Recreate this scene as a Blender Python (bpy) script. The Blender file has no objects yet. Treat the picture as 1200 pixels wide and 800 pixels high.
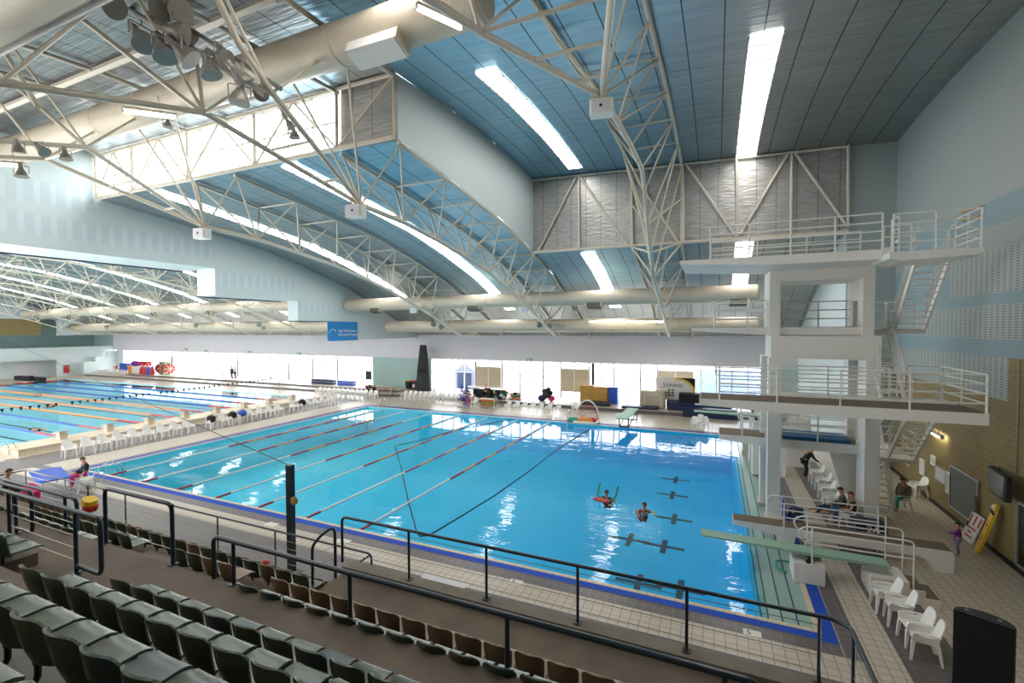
import bpy, bmesh, math, random
from mathutils import Vector, Matrix
random.seed(7)
SC = bpy.context.scene
COL = SC.collection
PI = math.pi
H = 7.5
V = Vector

# ------------------------------------------------------------------ camera
FPX = 545.05
yaw, pit, rol = math.radians(23.767), math.radians(-1.634), math.radians(-0.204)
fw = V((-math.sin(yaw)*math.cos(pit), math.cos(yaw)*math.cos(pit), math.sin(pit)))
rt = V((math.cos(yaw), math.sin(yaw), 0)); up = rt.cross(fw)
r2 = rt*math.cos(rol)+up*math.sin(rol); u2 = -rt*math.sin(rol)+up*math.cos(rol)
cam_d = bpy.data.cameras.new('camera'); cam = bpy.data.objects.new('camera', cam_d); COL.objects.link(cam)
cam.matrix_world = Matrix(((r2.x, u2.x, -fw.x, 0), (r2.y, u2.y, -fw.y, 0), (r2.z, u2.z, -fw.z, H), (0, 0, 0, 1)))
cam_d.sensor_width = 36; cam_d.lens = FPX/1200*36; cam_d.clip_start = 0.05; cam_d.clip_end = 400
SC.camera = cam

def seen(p, m=0):
    d = V(p)-V((0, 0, H)); z = d.dot(fw)
    if z < .3: return False
    x = 600+FPX*d.dot(r2)/z; y = 400-FPX*d.dot(u2)/z
    return -m < x < 1200+m and -m < y < 800+m

# ------------------------------------------------------------------ materials
def lin(h):
    h = h.lstrip('#'); c = [int(h[i:i+2], 16)/255 for i in (0, 2, 4)]
    return tuple(x/12.92 if x <= .04045 else ((x+.055)/1.055)**2.4 for x in c)+(1,)

class NT:
    def __init__(s, name):
        s.m = bpy.data.materials.new(name); s.m.use_nodes = True; s.t = s.m.node_tree; s.n = s.t.nodes; s.l = s.t.links
        s.b = s.n['Principled BSDF']; s.out = s.n['Material Output']
    def new(s, typ, **kw):
        n = s.n.new(typ)
        for k, v in kw.items():
            if k in n.inputs.keys(): s.put(n.inputs[k], v)
            else: setattr(n, k, v)
        return n
    def put(s, sock, v):
        if isinstance(v, bpy.types.NodeSocket): s.l.new(v, sock)
        elif isinstance(v, bpy.types.Node): s.l.new(v.outputs[0], sock)
        else: sock.default_value = v
    def math(s, op, a, b=0., c=None):
        n = s.n.new('ShaderNodeMath'); n.operation = op
        s.put(n.inputs[0], a); s.put(n.inputs[1], b)
        if c is not None: s.put(n.inputs[2], c)
        return n.outputs[0]
    def obj(s):
        return s.new('ShaderNodeTexCoord').outputs['Object']
    def xyz(s):
        n = s.n.new('ShaderNodeSeparateXYZ'); s.l.new(s.obj(), n.inputs[0]); return n.outputs
    def mix(s, f, a, b):
        n = s.n.new('ShaderNodeMix'); n.data_type = 'RGBA'
        s.put(n.inputs[0], f); s.put(n.inputs[6], a); s.put(n.inputs[7], b); return n.outputs[2]
    def noise(s, scale, detail=2, vec=None):
        n = s.new('ShaderNodeTexNoise', Scale=scale, Detail=detail)
        s.l.new(vec if vec is not None else s.obj(), n.inputs['Vector']); return n.outputs[0]
    def smap(s, sc):
        n = s.new('ShaderNodeMapping', Scale=sc); s.l.new(s.obj(), n.inputs[0]); return n.outputs[0]
    def bump(s, h, strength=.3, dist=.02):
        n = s.new('ShaderNodeBump', Strength=strength, Distance=dist); s.put(n.inputs['Height'], h)
        s.l.new(n.outputs[0], s.b.inputs['Normal'])
    def set(s, **kw):
        for k, v in kw.items(): s.put(s.b.inputs[k.replace('_', ' ')], v)
        return s.m

def plain(name, col, rough=.5, metal=0., var=.12, nscale=3., spec=.5):
    t = NT(name); c = lin(col)
    n = t.noise(nscale, 4)
    dk = tuple(x*(1-var) for x in c[:3])+(1,); lt = tuple(min(1, x*(1+var*.5)) for x in c[:3])+(1,)
    return t.set(Base_Color=t.mix(n, dk, lt), Roughness=rough, Metallic=metal, Specular_IOR_Level=spec)

def glow(name, col, strength):
    t = NT(name); n = t.noise(2., 1)
    c = lin(col)
    return t.set(Base_Color=c, Emission_Color=t.mix(n, c, tuple(min(1, x*1.03) for x in c[:3])+(1,)), Emission_Strength=strength)

def tiles(name, c1, c2, grout, w, h, rough=.35, mort=.012, rot=None, offset=0., yz=False):
    t = NT(name)
    br = t.new('ShaderNodeTexBrick', Color1=lin(c1), Color2=lin(c2), Mortar=lin(grout), Scale=1.)
    br.offset = offset; br.squash = 1.
    br.inputs['Mortar Size'].default_value = mort; br.inputs['Brick Width'].default_value = w; br.inputs['Row Height'].default_value = h
    br.inputs['Mortar Smooth'].default_value = .1
    vec = t.obj()
    if yz:
        q = t.xyz(); cmb = t.new('ShaderNodeCombineXYZ', X=q[1], Y=q[2]); vec = cmb.outputs[0]
    if rot:
        m = t.new('ShaderNodeMapping', Rotation=rot); t.l.new(vec, m.inputs[0]); vec = m.outputs[0]
    t.l.new(vec, br.inputs['Vector'])
    n = t.noise(.6, 3)
    col = t.mix(t.math('MULTIPLY', n, .35), br.outputs[0], tuple(x*.75 for x in lin(c1)[:3])+(1,))
    t.bump(br.outputs['Fac'], -.25, .01)
    return t.set(Base_Color=col, Roughness=rough)

M = {}
M['white'] = plain('white_painted_concrete', '#f1eee7', .5, var=.05)
M['steel'] = plain('cream_painted_steel', '#d9cfbc', .4, var=.08)
M['rail_white'] = plain('white_painted_pipe', '#efece5', .35, var=.05)
M['rail_dark'] = plain('dark_slate_painted_pipe', '#28353d', .3, var=.2)
M['wire'] = plain('tension_wire', '#a59a86', .35, .7)
M['black'] = plain('black_rubber', '#101012', .5, var=.3)
M['chrome'] = plain('polished_steel', '#c8c8c8', .15, 1., var=.05)
M['paleblue'] = plain('pale_blue_painted_wall', '#cfdcdb', .6, var=.04, nscale=.5)
M['paleblue2'] = plain('deeper_blue_wall_band', '#8aa2a9', .6, var=.05, nscale=.5)
M['greenwall'] = plain('pale_green_painted_wall', '#a9c7c1', .6, var=.04)
M['greywhite'] = plain('off_white_bulkhead_paint', '#dcdbe0', .65, var=.05, nscale=.6)
M['mat_brown'] = plain('brown_nonslip_matting', '#7d6d5b', .85, var=.15, nscale=9)
M['bluemat'] = plain('blue_foam_mat', '#1b5f8e', .7)
M['navy'] = plain('navy_vinyl', '#1c2a52', .55)
M['ochre'] = plain('ochre_foam', '#c79a4e', .7)
M['seat_green'] = plain('olive_green_seat_plastic', '#535d49', .27, var=.15, nscale=2.5)
M['seat_slate'] = plain('slate_green_seat_plastic', '#43524f', .33, var=.12, nscale=2.5)
M['seat_tan'] = plain('tan_seat_plastic', '#8d7459', .4, var=.15, nscale=2.5)
M['seat_pale'] = plain('pale_seat_plastic', '#a4ab9f', .4, var=.12, nscale=2.5)  # paler colour for some seat pans
M['chair_white'] = plain('white_moulded_plastic', '#f5f3ee', .35, var=.04)
M['duct_in'] = plain('dark_grille', '#5b564d', .6)
M['lamp_body'] = plain('weathered_lamp_housing', '#9a958c', .4, .2, var=.2)
M['lamp_glass'] = plain('blue_grey_lamp_glass', '#cfdde3', .3, 0, var=.1)
M['lampglow'] = glow('lit_lamp_glass', '#fff4d8', 40)
M['lampsoft'] = glow('soft_lit_lamp_glass', '#fff6e4', 12)
M['tube'] = glow('fluorescent_tube', '#fff3d2', 9)
M['red'] = plain('red_plastic', '#c0272d', .45)
M['orange'] = plain('orange_plastic', '#ef8a2c', .45)
M['yellow'] = plain('yellow_plastic', '#ecc52a', .45)
M['blue'] = plain('blue_plastic', '#2457c5', .45)
M['ropeblue'] = plain('blue_lane_float', '#2250a8', .5)
M['ropewhite'] = plain('white_lane_float', '#efe9e2', .5)
M['green'] = plain('green_plastic', '#3f9d5d', .45)
M['teal'] = plain('teal_plastic', '#1c9a86', .5)
M['pink'] = plain('pink_fabric', '#e02a86', .7)
M['springboard'] = plain('pale_green_board', '#9fc4ae', .6, var=.15, nscale=6)
M['dark'] = plain('charcoal_cloth', '#1b1b1f', .8)
M['charcoal'] = plain('charcoal_net', '#37393c', .85)
M['screen'] = plain('dark_screen', '#0c0f12', .12, var=.1)
M['board'] = plain('dark_green_board', '#33433f', .3, var=.25, nscale=2)
M['paper'] = plain('white_board', '#dcdcd6', .5)
M['alu'] = plain('aluminium_frame', '#b9bcbd', .35, .6)
M['concrete'] = plain('stained_concrete', '#80705f', .75, var=.75, nscale=.9)
M['concrete2'] = plain('pale_concrete_edge', '#8a8172', .8, var=.3, nscale=2.5)
M['underseat'] = plain('pale_concrete_tread', '#a9a39c', .8, var=.25, nscale=2)
M['beige'] = plain('beige_roller_panel', '#cfc2a8', .6, var=.1)
M['palepanel'] = glow('pale_panel_painted_glow', '#f3ede0', .45)  # brightness put into the door panels as emission, no lamp there
M['signblue'] = plain('bright_blue_sign', '#1287cf', .5, var=.05)
M['signred'] = plain('red_cabinet', '#a8262f', .5)
M['cloth_cream'] = plain('cream_cover_cloth', '#cdbfa8', .8)
M['skin'] = plain('skin', '#c98f6f', .55, var=.1)
M['hair_b'] = plain('brown_hair', '#5b3b23', .6)
M['hair_k'] = plain('dark_hair', '#221812', .6)
M['jeans'] = plain('blue_jeans', '#4a5f83', .85)
M['jeans_dk'] = plain('dark_blue_jeans', '#27324c', .85)
M['purple'] = plain('purple_knit', '#7d2f8f', .8)
M['lilac'] = plain('lilac_leggings', '#9a8bb4', .8)
M['olive'] = plain('olive_top', '#4c4a3c', .85)
M['extwall'] = plain('blue_outside_wall', '#8fa4d2', .7)
M['shed'] = plain('grey_shed_cladding', '#6c6e80', .7)
M['ground_out'] = plain('pale_outside_paving', '#c9c9c6', .8)
M['tilebeige'] = tiles('beige_wall_tile', '#d9cdb7', '#d2c6b0', '#b4a78f', .25, .12, yz=True)
M['tilewhite'] = tiles('white_deck_tile', '#d6cab9', '#cfc3b2', '#98897a', .25, .25)
M['tilegrey'] = tiles('grey_deck_tile', '#6d6769', '#655f61', '#8a7b70', .25, .25)
M['tileblue'] = tiles('blue_edge_tile', '#0b4fcb', '#0b4abf', '#1550ae', .05, .05, mort=.003, rough=.75)
M['tilecream'] = tiles('cream_coping_tile', '#e9d7bb', '#e4d1b4', '#c3ad8c', .25, .14)
M['ledge'] = plain('pale_teal_ledge_tile', '#9fbdb4', .3, var=.12, nscale=2)
M['laneline'] = plain('dark_lane_tile', '#123a52', .5)
M['target'] = plain('dark_target_tile', '#0c2638', .5)
M['brick'] = tiles('yellow_block_wall', '#938050', '#877548', '#a3946a', .45, .2, rough=.7, mort=.01, yz=True, offset=.5)

def m_ceiling(nm='foil_ceiling_painted_pool_blue', grey=False):
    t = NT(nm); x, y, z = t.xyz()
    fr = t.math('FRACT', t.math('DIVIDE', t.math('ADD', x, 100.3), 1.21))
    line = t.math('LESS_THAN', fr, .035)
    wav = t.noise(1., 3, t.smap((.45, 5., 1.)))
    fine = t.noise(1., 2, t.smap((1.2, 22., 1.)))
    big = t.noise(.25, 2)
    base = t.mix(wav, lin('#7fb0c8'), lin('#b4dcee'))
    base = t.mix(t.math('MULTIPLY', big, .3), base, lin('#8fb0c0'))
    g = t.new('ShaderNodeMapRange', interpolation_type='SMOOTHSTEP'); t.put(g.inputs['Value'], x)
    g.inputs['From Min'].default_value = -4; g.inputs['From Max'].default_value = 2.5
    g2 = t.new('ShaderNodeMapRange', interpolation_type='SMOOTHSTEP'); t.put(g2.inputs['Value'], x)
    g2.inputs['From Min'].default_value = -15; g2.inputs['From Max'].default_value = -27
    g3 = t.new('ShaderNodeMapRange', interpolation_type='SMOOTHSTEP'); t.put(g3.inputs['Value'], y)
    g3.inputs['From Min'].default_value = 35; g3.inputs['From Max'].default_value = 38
    gm = t.math('MAXIMUM', t.math('MAXIMUM', g.outputs[0], t.math('MULTIPLY', g2.outputs[0], .8)), g3.outputs[0])  # pool's blue reflection painted into the panel colour, fading to grey
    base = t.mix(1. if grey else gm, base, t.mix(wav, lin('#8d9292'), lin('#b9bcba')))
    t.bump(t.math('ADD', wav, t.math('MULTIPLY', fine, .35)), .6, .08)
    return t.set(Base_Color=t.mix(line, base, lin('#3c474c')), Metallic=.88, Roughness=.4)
M['ceiling'] = m_ceiling(); M['ceiling_grey'] = m_ceiling('foil_ceiling_without_pool_blue', True)  # grey copy leaves out the painted pool blue
def m_foilwall():
    t = NT('quilted_foil_wall'); x, y, z = t.xyz()
    fr = t.math('FRACT', t.math('DIVIDE', t.math('ADD', x, 100.), 1.0))
    line = t.math('LESS_THAN', fr, .03)
    wav = t.noise(1., 4, t.smap((2.2, 1., 9.)))
    base = t.mix(wav, lin('#8d8b88'), lin('#d2cfca'))
    t.bump(wav, .6, .06)
    return t.set(Base_Color=t.mix(line, base, lin('#6f6b66')), Metallic=.55, Roughness=.38)
M['foil'] = m_foilwall()
def m_duct():
    t = NT('tan_spiral_duct'); x, y, z = t.xyz()
    s = t.math('SINE', t.math('MULTIPLY', x, 2*PI/.16))
    s2 = t.math('POWER', t.math('ABSOLUTE', s), 8.)
    t.bump(s2, .35, .02)
    return t.set(Base_Color=t.mix(t.math('MULTIPLY', s2, .35), lin('#d6c9b3'), lin('#b8a88f')), Roughness=.45, Metallic=.1)
M['duct'] = m_duct()
def m_perf(name, a, b, axis=1, pitch=.36):
    t = NT(name); c = t.xyz(); z = c[2]
    fu = t.math('FRACT', t.math('DIVIDE', t.math('ADD', c[axis], 200.), pitch))
    col = t.math('MULTIPLY', t.math('GREATER_THAN', fu, .32), t.math('LESS_THAN', fu, .93))
    sl = t.math('LESS_THAN', t.math('FRACT', t.math('DIVIDE', t.math('ADD', z, 50.), .085)), .45)
    f = t.math('MULTIPLY', col, sl)
    return t.set(Base_Color=t.mix(f, lin(a), lin(b)), Roughness=.65)
M['perf'] = m_perf('perforated_acoustic_panel', '#acb4b1', '#7b8687')
M['perf2'] = m_perf('pale_perforated_acoustic_panel', '#d3dfe1', '#b9cacf', pitch=.66)
def m_paint_joint(name, col, jz=1.25):
    t = NT(name); x, y, z = t.xyz(); n = t.noise(.35, 3)
    j = t.math('LESS_THAN', t.math('FRACT', t.math('DIVIDE', t.math('ADD', z, 50.), jz)), .012)
    c = lin(col); dk = tuple(q*.9 for q in c[:3])+(1,)
    return t.set(Base_Color=t.mix(t.math('MULTIPLY', j, .3), t.mix(n, dk, c), lin('#5d7074')), Roughness=.6)
M['wallblue'] = m_paint_joint('jointed_pale_blue_panel', '#a3acaa')
def m_strip():
    t = NT('translucent_rooflight_strip'); x, y, z = t.xyz()
    f = t.math('LESS_THAN', t.math('FRACT', t.math('DIVIDE', t.math('ADD', y, 100.), .62)), .1)
    return t.set(Base_Color=lin('#fafafa'), Emission_Color=t.mix(f, lin('#fffdf8'), lin('#37332e')), Emission_Strength=STRIP)
STRIP = 8.0
M['strip'] = m_strip()
def m_water(name, tint, bscale, bstr):
    t = NT(name); t.n.remove(t.b)
    mp_ = t.new('ShaderNodeMapping', Scale=(.5, 1.25, 1.), Rotation=(0, 0, -.41)); t.l.new(t.obj(), mp_.inputs[0]); v = mp_.outputs[0]
    n1 = t.noise(bscale, 3, v); n2 = t.noise(bscale*4.3, 2, v)
    dist = t.new('ShaderNodeVectorMath', operation='DISTANCE'); t.l.new(t.obj(), dist.inputs[0]); dist.inputs[1].default_value = (-6, 18, 0)
    mr = t.new('ShaderNodeMapRange'); t.l.new(dist.outputs['Value'], mr.inputs['Value'])
    for k_, v_ in (('From Min', 2.), ('From Max', 15.), ('To Min', 1.), ('To Max', .3)): mr.inputs[k_].default_value = v_
    n3 = t.noise(bscale*9., 2, v)
    bp = t.new('ShaderNodeBump', Strength=bstr, Distance=.085)
    hh = t.math('ADD', n1, t.math('ADD', t.math('MULTIPLY', n2, .3), t.math('MULTIPLY', n3, .1)))
    t.put(bp.inputs['Height'], t.math('MULTIPLY', hh, mr.outputs[0]))
    fr = t.new('ShaderNodeFresnel', IOR=1.33); t.l.new(bp.outputs[0], fr.inputs['Normal'])
    gl = t.new('ShaderNodeBsdfGlossy', Roughness=.02); t.l.new(bp.outputs[0], gl.inputs['Normal'])
    tr = t.new('ShaderNodeBsdfTransparent', Color=lin(tint))
    geo = t.new('ShaderNodeNewGeometry')
    f2 = t.math('MULTIPLY', t.math('MULTIPLY', fr.outputs[0], .8), t.math('SUBTRACT', 1., geo.outputs['Backfacing']))
    mx = t.n.new('ShaderNodeMixShader'); t.l.new(f2, mx.inputs[0]); t.l.new(tr.outputs[0], mx.inputs[1]); t.l.new(gl.outputs[0], mx.inputs[2])
    t.l.new(mx.outputs[0], t.out.inputs[0]); return t.m
M['water'] = m_water('rippled_pool_water', '#dcf7ff', .5, .6)
def m_glass():
    t = NT('window_glass'); t.n.remove(t.b)
    fr = t.new('ShaderNodeFresnel', IOR=1.15); gl = t.new('ShaderNodeBsdfGlossy', Roughness=.02)
    n = t.noise(.5, 1); tr = t.new('ShaderNodeBsdfTransparent', Color=t.mix(n, (.93, .96, .97, 1), (.97, .99, 1, 1)))
    mx = t.n.new('ShaderNodeMixShader'); t.l.new(fr.outputs[0], mx.inputs[0]); t.l.new(tr.outputs[0], mx.inputs[1]); t.l.new(gl.outputs[0], mx.inputs[2])
    t.l.new(mx.outputs[0], t.out.inputs[0]); return t.m
M['glass'] = m_glass()
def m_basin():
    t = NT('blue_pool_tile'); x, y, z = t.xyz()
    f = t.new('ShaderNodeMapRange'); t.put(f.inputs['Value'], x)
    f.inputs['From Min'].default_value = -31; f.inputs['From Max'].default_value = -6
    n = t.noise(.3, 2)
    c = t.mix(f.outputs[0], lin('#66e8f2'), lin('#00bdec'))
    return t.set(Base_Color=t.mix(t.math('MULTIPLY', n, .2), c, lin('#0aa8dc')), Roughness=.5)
M['basin'] = m_basin()
M['basin50'] = plain('light_aqua_pool_tile', '#b4e9ef', .5, var=.06)

# ------------------------------------------------------------------ mesh builder
class MB:
    def __init__(s): s.v = []; s.f = []; s.mi = []; s.cur = 0
    def add(s, vs, fs):
        o = len(s.v); s.v += [tuple(p) for p in vs]; s.f += [tuple(i+o for i in f) for f in fs]; s.mi += [s.cur]*len(fs); return s
    def box(s, x0, x1, y0, y1, z0, z1):
        vs = [(x, y, z) for z in (z0, z1) for y in (y0, y1) for x in (x0, x1)]
        return s.add(vs, [(0, 2, 3, 1), (4, 5, 7, 6), (0, 1, 5, 4), (2, 6, 7, 3), (0, 4, 6, 2), (1, 3, 7, 5)])
    def obox(s, c, sx, sy, sz, rot=None, b=0.0):
        """box centred at c, optionally rotated, optionally with chamfered vertical edges"""
        R = rot or Matrix.Identity(3); hx, hy, hz = sx/2, sy/2, sz/2
        if b:
            ring = [(hx-b, -hy), (hx, -hy+b), (hx, hy-b), (hx-b, hy), (-hx+b, hy), (-hx, hy-b), (-hx, -hy+b), (-hx+b, -hy)]
        else: ring = [(hx, -hy), (hx, hy), (-hx, hy), (-hx, -hy)]
        n = len(ring)
        vs = [V(c)+R@V((x, y, z)) for z in (-hz, hz) for x, y in ring]
        return s.add(vs, [tuple(range(n))[::-1], tuple(range(n, 2*n))]+[(i, (i+1) % n, (i+1) % n+n, i+n) for i in range(n)])
    def prism(s, poly, axis, a, b):
        """extrude a 2-D polygon along an axis (0: poly in YZ, 1: poly in XZ, 2: poly in XY)"""
        def P(q, t): return (t, q[0], q[1]) if axis == 0 else ((q[0], t, q[1]) if axis == 1 else (q[0], q[1], t))
        n = len(poly); vs = [P(q, a) for q in poly]+[P(q, b) for q in poly]
        return s.add(vs, [tuple(range(n)), tuple(range(n, 2*n))[::-1]]+[(i, i+n, (i+1) % n+n, (i+1) % n) for i in range(n)])
    def sweep(s, pts, r, n=8, closed=False, caps=True):
        pts = [V(p) for p in pts]; k = len(pts); rs = r if isinstance(r, (list, tuple)) else [r]*k
        T = []
        for i in range(k):
            if closed: d = pts[(i+1) % k]-pts[i-1]
            else: d = pts[min(i+1, k-1)]-pts[max(i-1, 0)]
            T.append(d.normalized())
        a = V((0, 0, 1)) if abs(T[0].z) < .9 else V((1, 0, 0))
        u = (a-T[0]*a.dot(T[0])).normalized(); vs = []
        for i in range(k):
            u = (u-T[i]*u.dot(T[i])).normalized(); w = T[i].cross(u)
            c = 1.
            if 0 < i < k-1:
                d0 = (pts[i]-pts[i-1]).normalized(); c = max(.5, d0.dot(T[i]))
            for j in range(n):
                an = 2*PI*j/n; vs.append(pts[i]+(u*math.cos(an)+w*math.sin(an))*(rs[i]))
        fs = []
        for i in range(k if closed else k-1):
            i2 = (i+1) % k
            for j in range(n): fs.append((i*n+j, i*n+(j+1) % n, i2*n+(j+1) % n, i2*n+j))
        if caps and not closed: fs += [tuple(range(n))[::-1], tuple(range((k-1)*n, k*n))]
        return s.add(vs, fs)
    def lathe(s, prof, c=(0, 0, 0), n=16, rot=None):
        """prof: (radius, height) pairs about local z"""
        R = rot or Matrix.Identity(3); vs = []; k = len(prof)
        for r, z in prof:
            for j in range(n):
                a = 2*PI*j/n; vs.append(V(c)+R@V((r*math.cos(a), r*math.sin(a), z)))
        fs = [(i*n+j, i*n+(j+1) % n, (i+1)*n+(j+1) % n, (i+1)*n+j) for i in range(k-1) for j in range(n)]
        if prof[0][0] > 1e-4: fs.append(tuple(range(n))[::-1])
        if prof[-1][0] > 1e-4: fs.append(tuple(range((k-1)*n, k*n)))
        return s.add(vs, fs)
    def ball(s, c, r, n=10, sz=1.):
        return s.lathe([(max(1e-5, r*math.sin(PI*i/6)), -r*sz*math.cos(PI*i/6)) for i in range(7)], c, n)
    def grid(s, fn, nu, nv):
        vs = [fn(i/nu, j/nv) for j in range(nv+1) for i in range(nu+1)]
        return s.add(vs, [(j*(nu+1)+i, j*(nu+1)+i+1, (j+1)*(nu+1)+i+1, (j+1)*(nu+1)+i) for j in range(nv) for i in range(nu)])
    def mesh(s, name, mats, off=(0, 0, 0), smooth=False, thick=0.):
        me = bpy.data.meshes.new(name); o = V(off)
        me.from_pydata([V(p)-o for p in s.v], [], s.f)
        for m in (mats if isinstance(mats, (list, tuple)) else [mats]): me.materials.append(M[m])
        for p, i in zip(me.polygons, s.mi): p.material_index = i
        bm = bmesh.new(); bm.from_mesh(me)
        bmesh.ops.remove_doubles(bm, verts=bm.verts, dist=1e-5)
        if thick: bmesh.ops.solidify(bm, geom=bm.faces[:], thickness=thick)
        bmesh.ops.recalc_face_normals(bm, faces=bm.faces)
        if smooth:
            for f in bm.faces: f.smooth = True
            for e in bm.edges:
                if len(e.link_faces) == 2 and e.calc_face_angle(0) > .7: e.smooth = False
        bm.to_mesh(me); bm.free(); return me

WL = {}
def link(name, data, parent=None, loc=(0, 0, 0)):
    o = bpy.data.objects.new(name, data); COL.objects.link(o)
    if parent is not None: o.parent = parent
    o.location = V(loc)-(WL[parent.name] if parent is not None else V((0, 0, 0)))
    WL[o.name] = V(loc); return o
def thing(name, label, cat, loc=(0, 0, 0), group=None):
    o = link(name, None, None, loc); tag(o, label, cat, group); return o
def tag(o, label, cat, group=None, kind=None):
    o['label'] = label; o['category'] = cat
    if group: o['group'] = group
    if kind: o['kind'] = kind
    return o
def part(name, mb, mat, parent, smooth=False, thick=0., label=None):
    off = WL[parent.name]
    o = link(name, mb.mesh(name, mat, off, smooth, thick), parent, off)
    if label: o['label'] = label
    return o
def solo(name, mb, mat, label, cat, group=None, loc=(0, 0, 0), smooth=False, thick=0., kind=None):
    o = link(name, mb.mesh(name, mat, loc, smooth, thick), None, loc); return tag(o, label, cat, group, kind)
def struct(name, mb, mat, smooth=False, parent=None, up_only=False):
    if parent is not None: return part(name, mb, mat, parent, smooth)
    if up_only:
        me = mb.mesh(name, mat)
        if me.polygons[0].normal.z < 0: me.flip_normals()
        o = link(name, me, None); o['kind'] = 'structure'; return o
    o = link(name, mb.mesh(name, mat, (0, 0, 0), smooth), None); o['kind'] = 'structure'; return o
def sroot(name, loc=(0, 0, 0)):
    o = link(name, None, None, loc); o['kind'] = 'structure'; return o
def tube(name, a, b, r, mat, parent, n=6):
    return part(name, MB().sweep([a, b], r, n), mat, parent, True)
def path(name, pts, r, mat, parent, n=8):
    return part(name, MB().sweep(pts, r, n), mat, parent, True)
def dup(root, loc, rz=0., label=None, group=None, scale=None):
    r = root.copy(); COL.objects.link(r); r.location = loc; r.rotation_euler = (0, 0, rz)
    if label: r['label'] = label
    if group: r['group'] = group
    if scale: r.scale = scale
    for ch in root.children:
        c = ch.copy(); COL.objects.link(c); c.parent = r
        for g in ch.children:
            d = g.copy(); COL.objects.link(d); d.parent = c
    return r
def fillet(pts, r, k=4):
    """round the corners of a polyline"""
    pts = [V(p) for p in pts]; out = [pts[0]]
    for i in range(1, len(pts)-1):
        a, b, c = pts[i-1], pts[i], pts[i+1]
        d0 = (a-b); d1 = (c-b); q = min(r, d0.length*.45, d1.length*.45)
        p0 = b+d0.normalized()*q; p1 = b+d1.normalized()*q
        for j in range(k+1):
            t = j/k; out.append(p0*(1-t)**2+b*2*t*(1-t)+p1*t*t)
    return out+[pts[-1]]
def textpart(name, body, size, mat, parent, loc, rot, align='CENTER', sx=1.):
    cu = bpy.data.curves.new(name, 'FONT'); cu.body = body; cu.size = size; cu.align_x = align; cu.align_y = 'CENTER'; cu.extrude = .004
    tmp = bpy.data.objects.new(name, cu); COL.objects.link(tmp); bpy.context.view_layer.update()
    me = bpy.data.meshes.new_from_object(tmp); bpy.data.objects.remove(tmp); me.materials.clear(); me.materials.append(M[mat])
    o = bpy.data.objects.new(name, me); COL.objects.link(o)
    o.parent = parent; o.location = V(loc)-WL[parent.name]; o.rotation_euler = rot; o.scale = (sx, 1, 1); WL[o.name] = V(loc); return o
ORD = ['first', 'second', 'third', 'fourth', 'fifth', 'sixth', 'seventh', 'eighth', 'ninth', 'tenth', 'eleventh', 'twelfth', 'thirteenth', 'fourteenth', 'fifteenth', 'sixteenth', 'seventeenth', 'eighteenth', 'nineteenth', 'twentieth']
def nth(i):
    if i < 20: return ORD[i]
    t = ['twenty', 'thirty', 'forty'][(i+1)//10-2]
    return t+'-'+ORD[(i+1) % 10-1] if (i+1) % 10 else {'twenty': 'twentieth', 'thirty': 'thirtieth', 'forty': 'fortieth'}[t]
# ------------------------------------------------------------------ picking points of the place
def ray(x, y): return r2*((x-600)/FPX)-u2*((y-400)/FPX)+fw
def atZ(x, y, z=0.): d = ray(x, y); return V((0, 0, H))+d*((z-H)/d.z)
def atX(x, y, X): d = ray(x, y); return V((0, 0, H))+d*(X/d.x)
def atY(x, y, Y): d = ray(x, y); return V((0, 0, H))+d*(Y/d.y)

def interp(tab, y):
    if y <= tab[0][0]: return tab[0][1]
    for (a, za), (b, zb) in zip(tab, tab[1:]):
        if y <= b: return za+(zb-za)*(y-a)/(b-a)
    return tab[-1][1]
RT = [(-6, 15.2), (0, 16.3), (5, 16.95), (10, 17.35), (15.4, 17.6), (19.5, 17.93), (24.2, 18.05), (27.5, 17.95), (30.3, 17.76)]
LT = [(4, 15.15), (15.4, 15.06), (20, 14.55), (25.4, 13.88), (29.4, 13.02), (34.4, 11.69), (36.9, 10.74), (40.9, 9.2), (42.6, 8.42), (46.5, 6.75)]
def zr(x, y): return interp(RT, y)-.033*(max(x, -11.7)+11.7)*min(1, max(0, y/10))
def zl(x, y): return interp(LT, y)
XR, XB, XL, Y0, Y1, YF = 8.48, -33., -11.7, 15.36, 30.3, 46.5
XF = 6.38      # right wall beyond the tower bay
XE = -97.      # end wall of the long hall

def roof_grid(mb, x0, x1, y0, y1, zf, dz=0., ny=24, nx=2):
    return mb.grid(lambda u, v: (x0+(x1-x0)*u, y0+(y1-y0)*v, zf(x0+(x1-x0)*u, y0+(y1-y0)*v)+dz), nx, ny)

# ------------------------------------------------------------------ roof
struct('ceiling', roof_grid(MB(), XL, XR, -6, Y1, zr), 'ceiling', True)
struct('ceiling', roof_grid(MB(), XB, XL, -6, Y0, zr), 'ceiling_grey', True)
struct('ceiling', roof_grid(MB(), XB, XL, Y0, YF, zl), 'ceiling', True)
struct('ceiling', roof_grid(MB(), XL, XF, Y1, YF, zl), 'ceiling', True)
struct('ceiling', roof_grid(MB(), XE-6, XB-.4, 4, YF, zl), 'ceiling', True)

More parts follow.
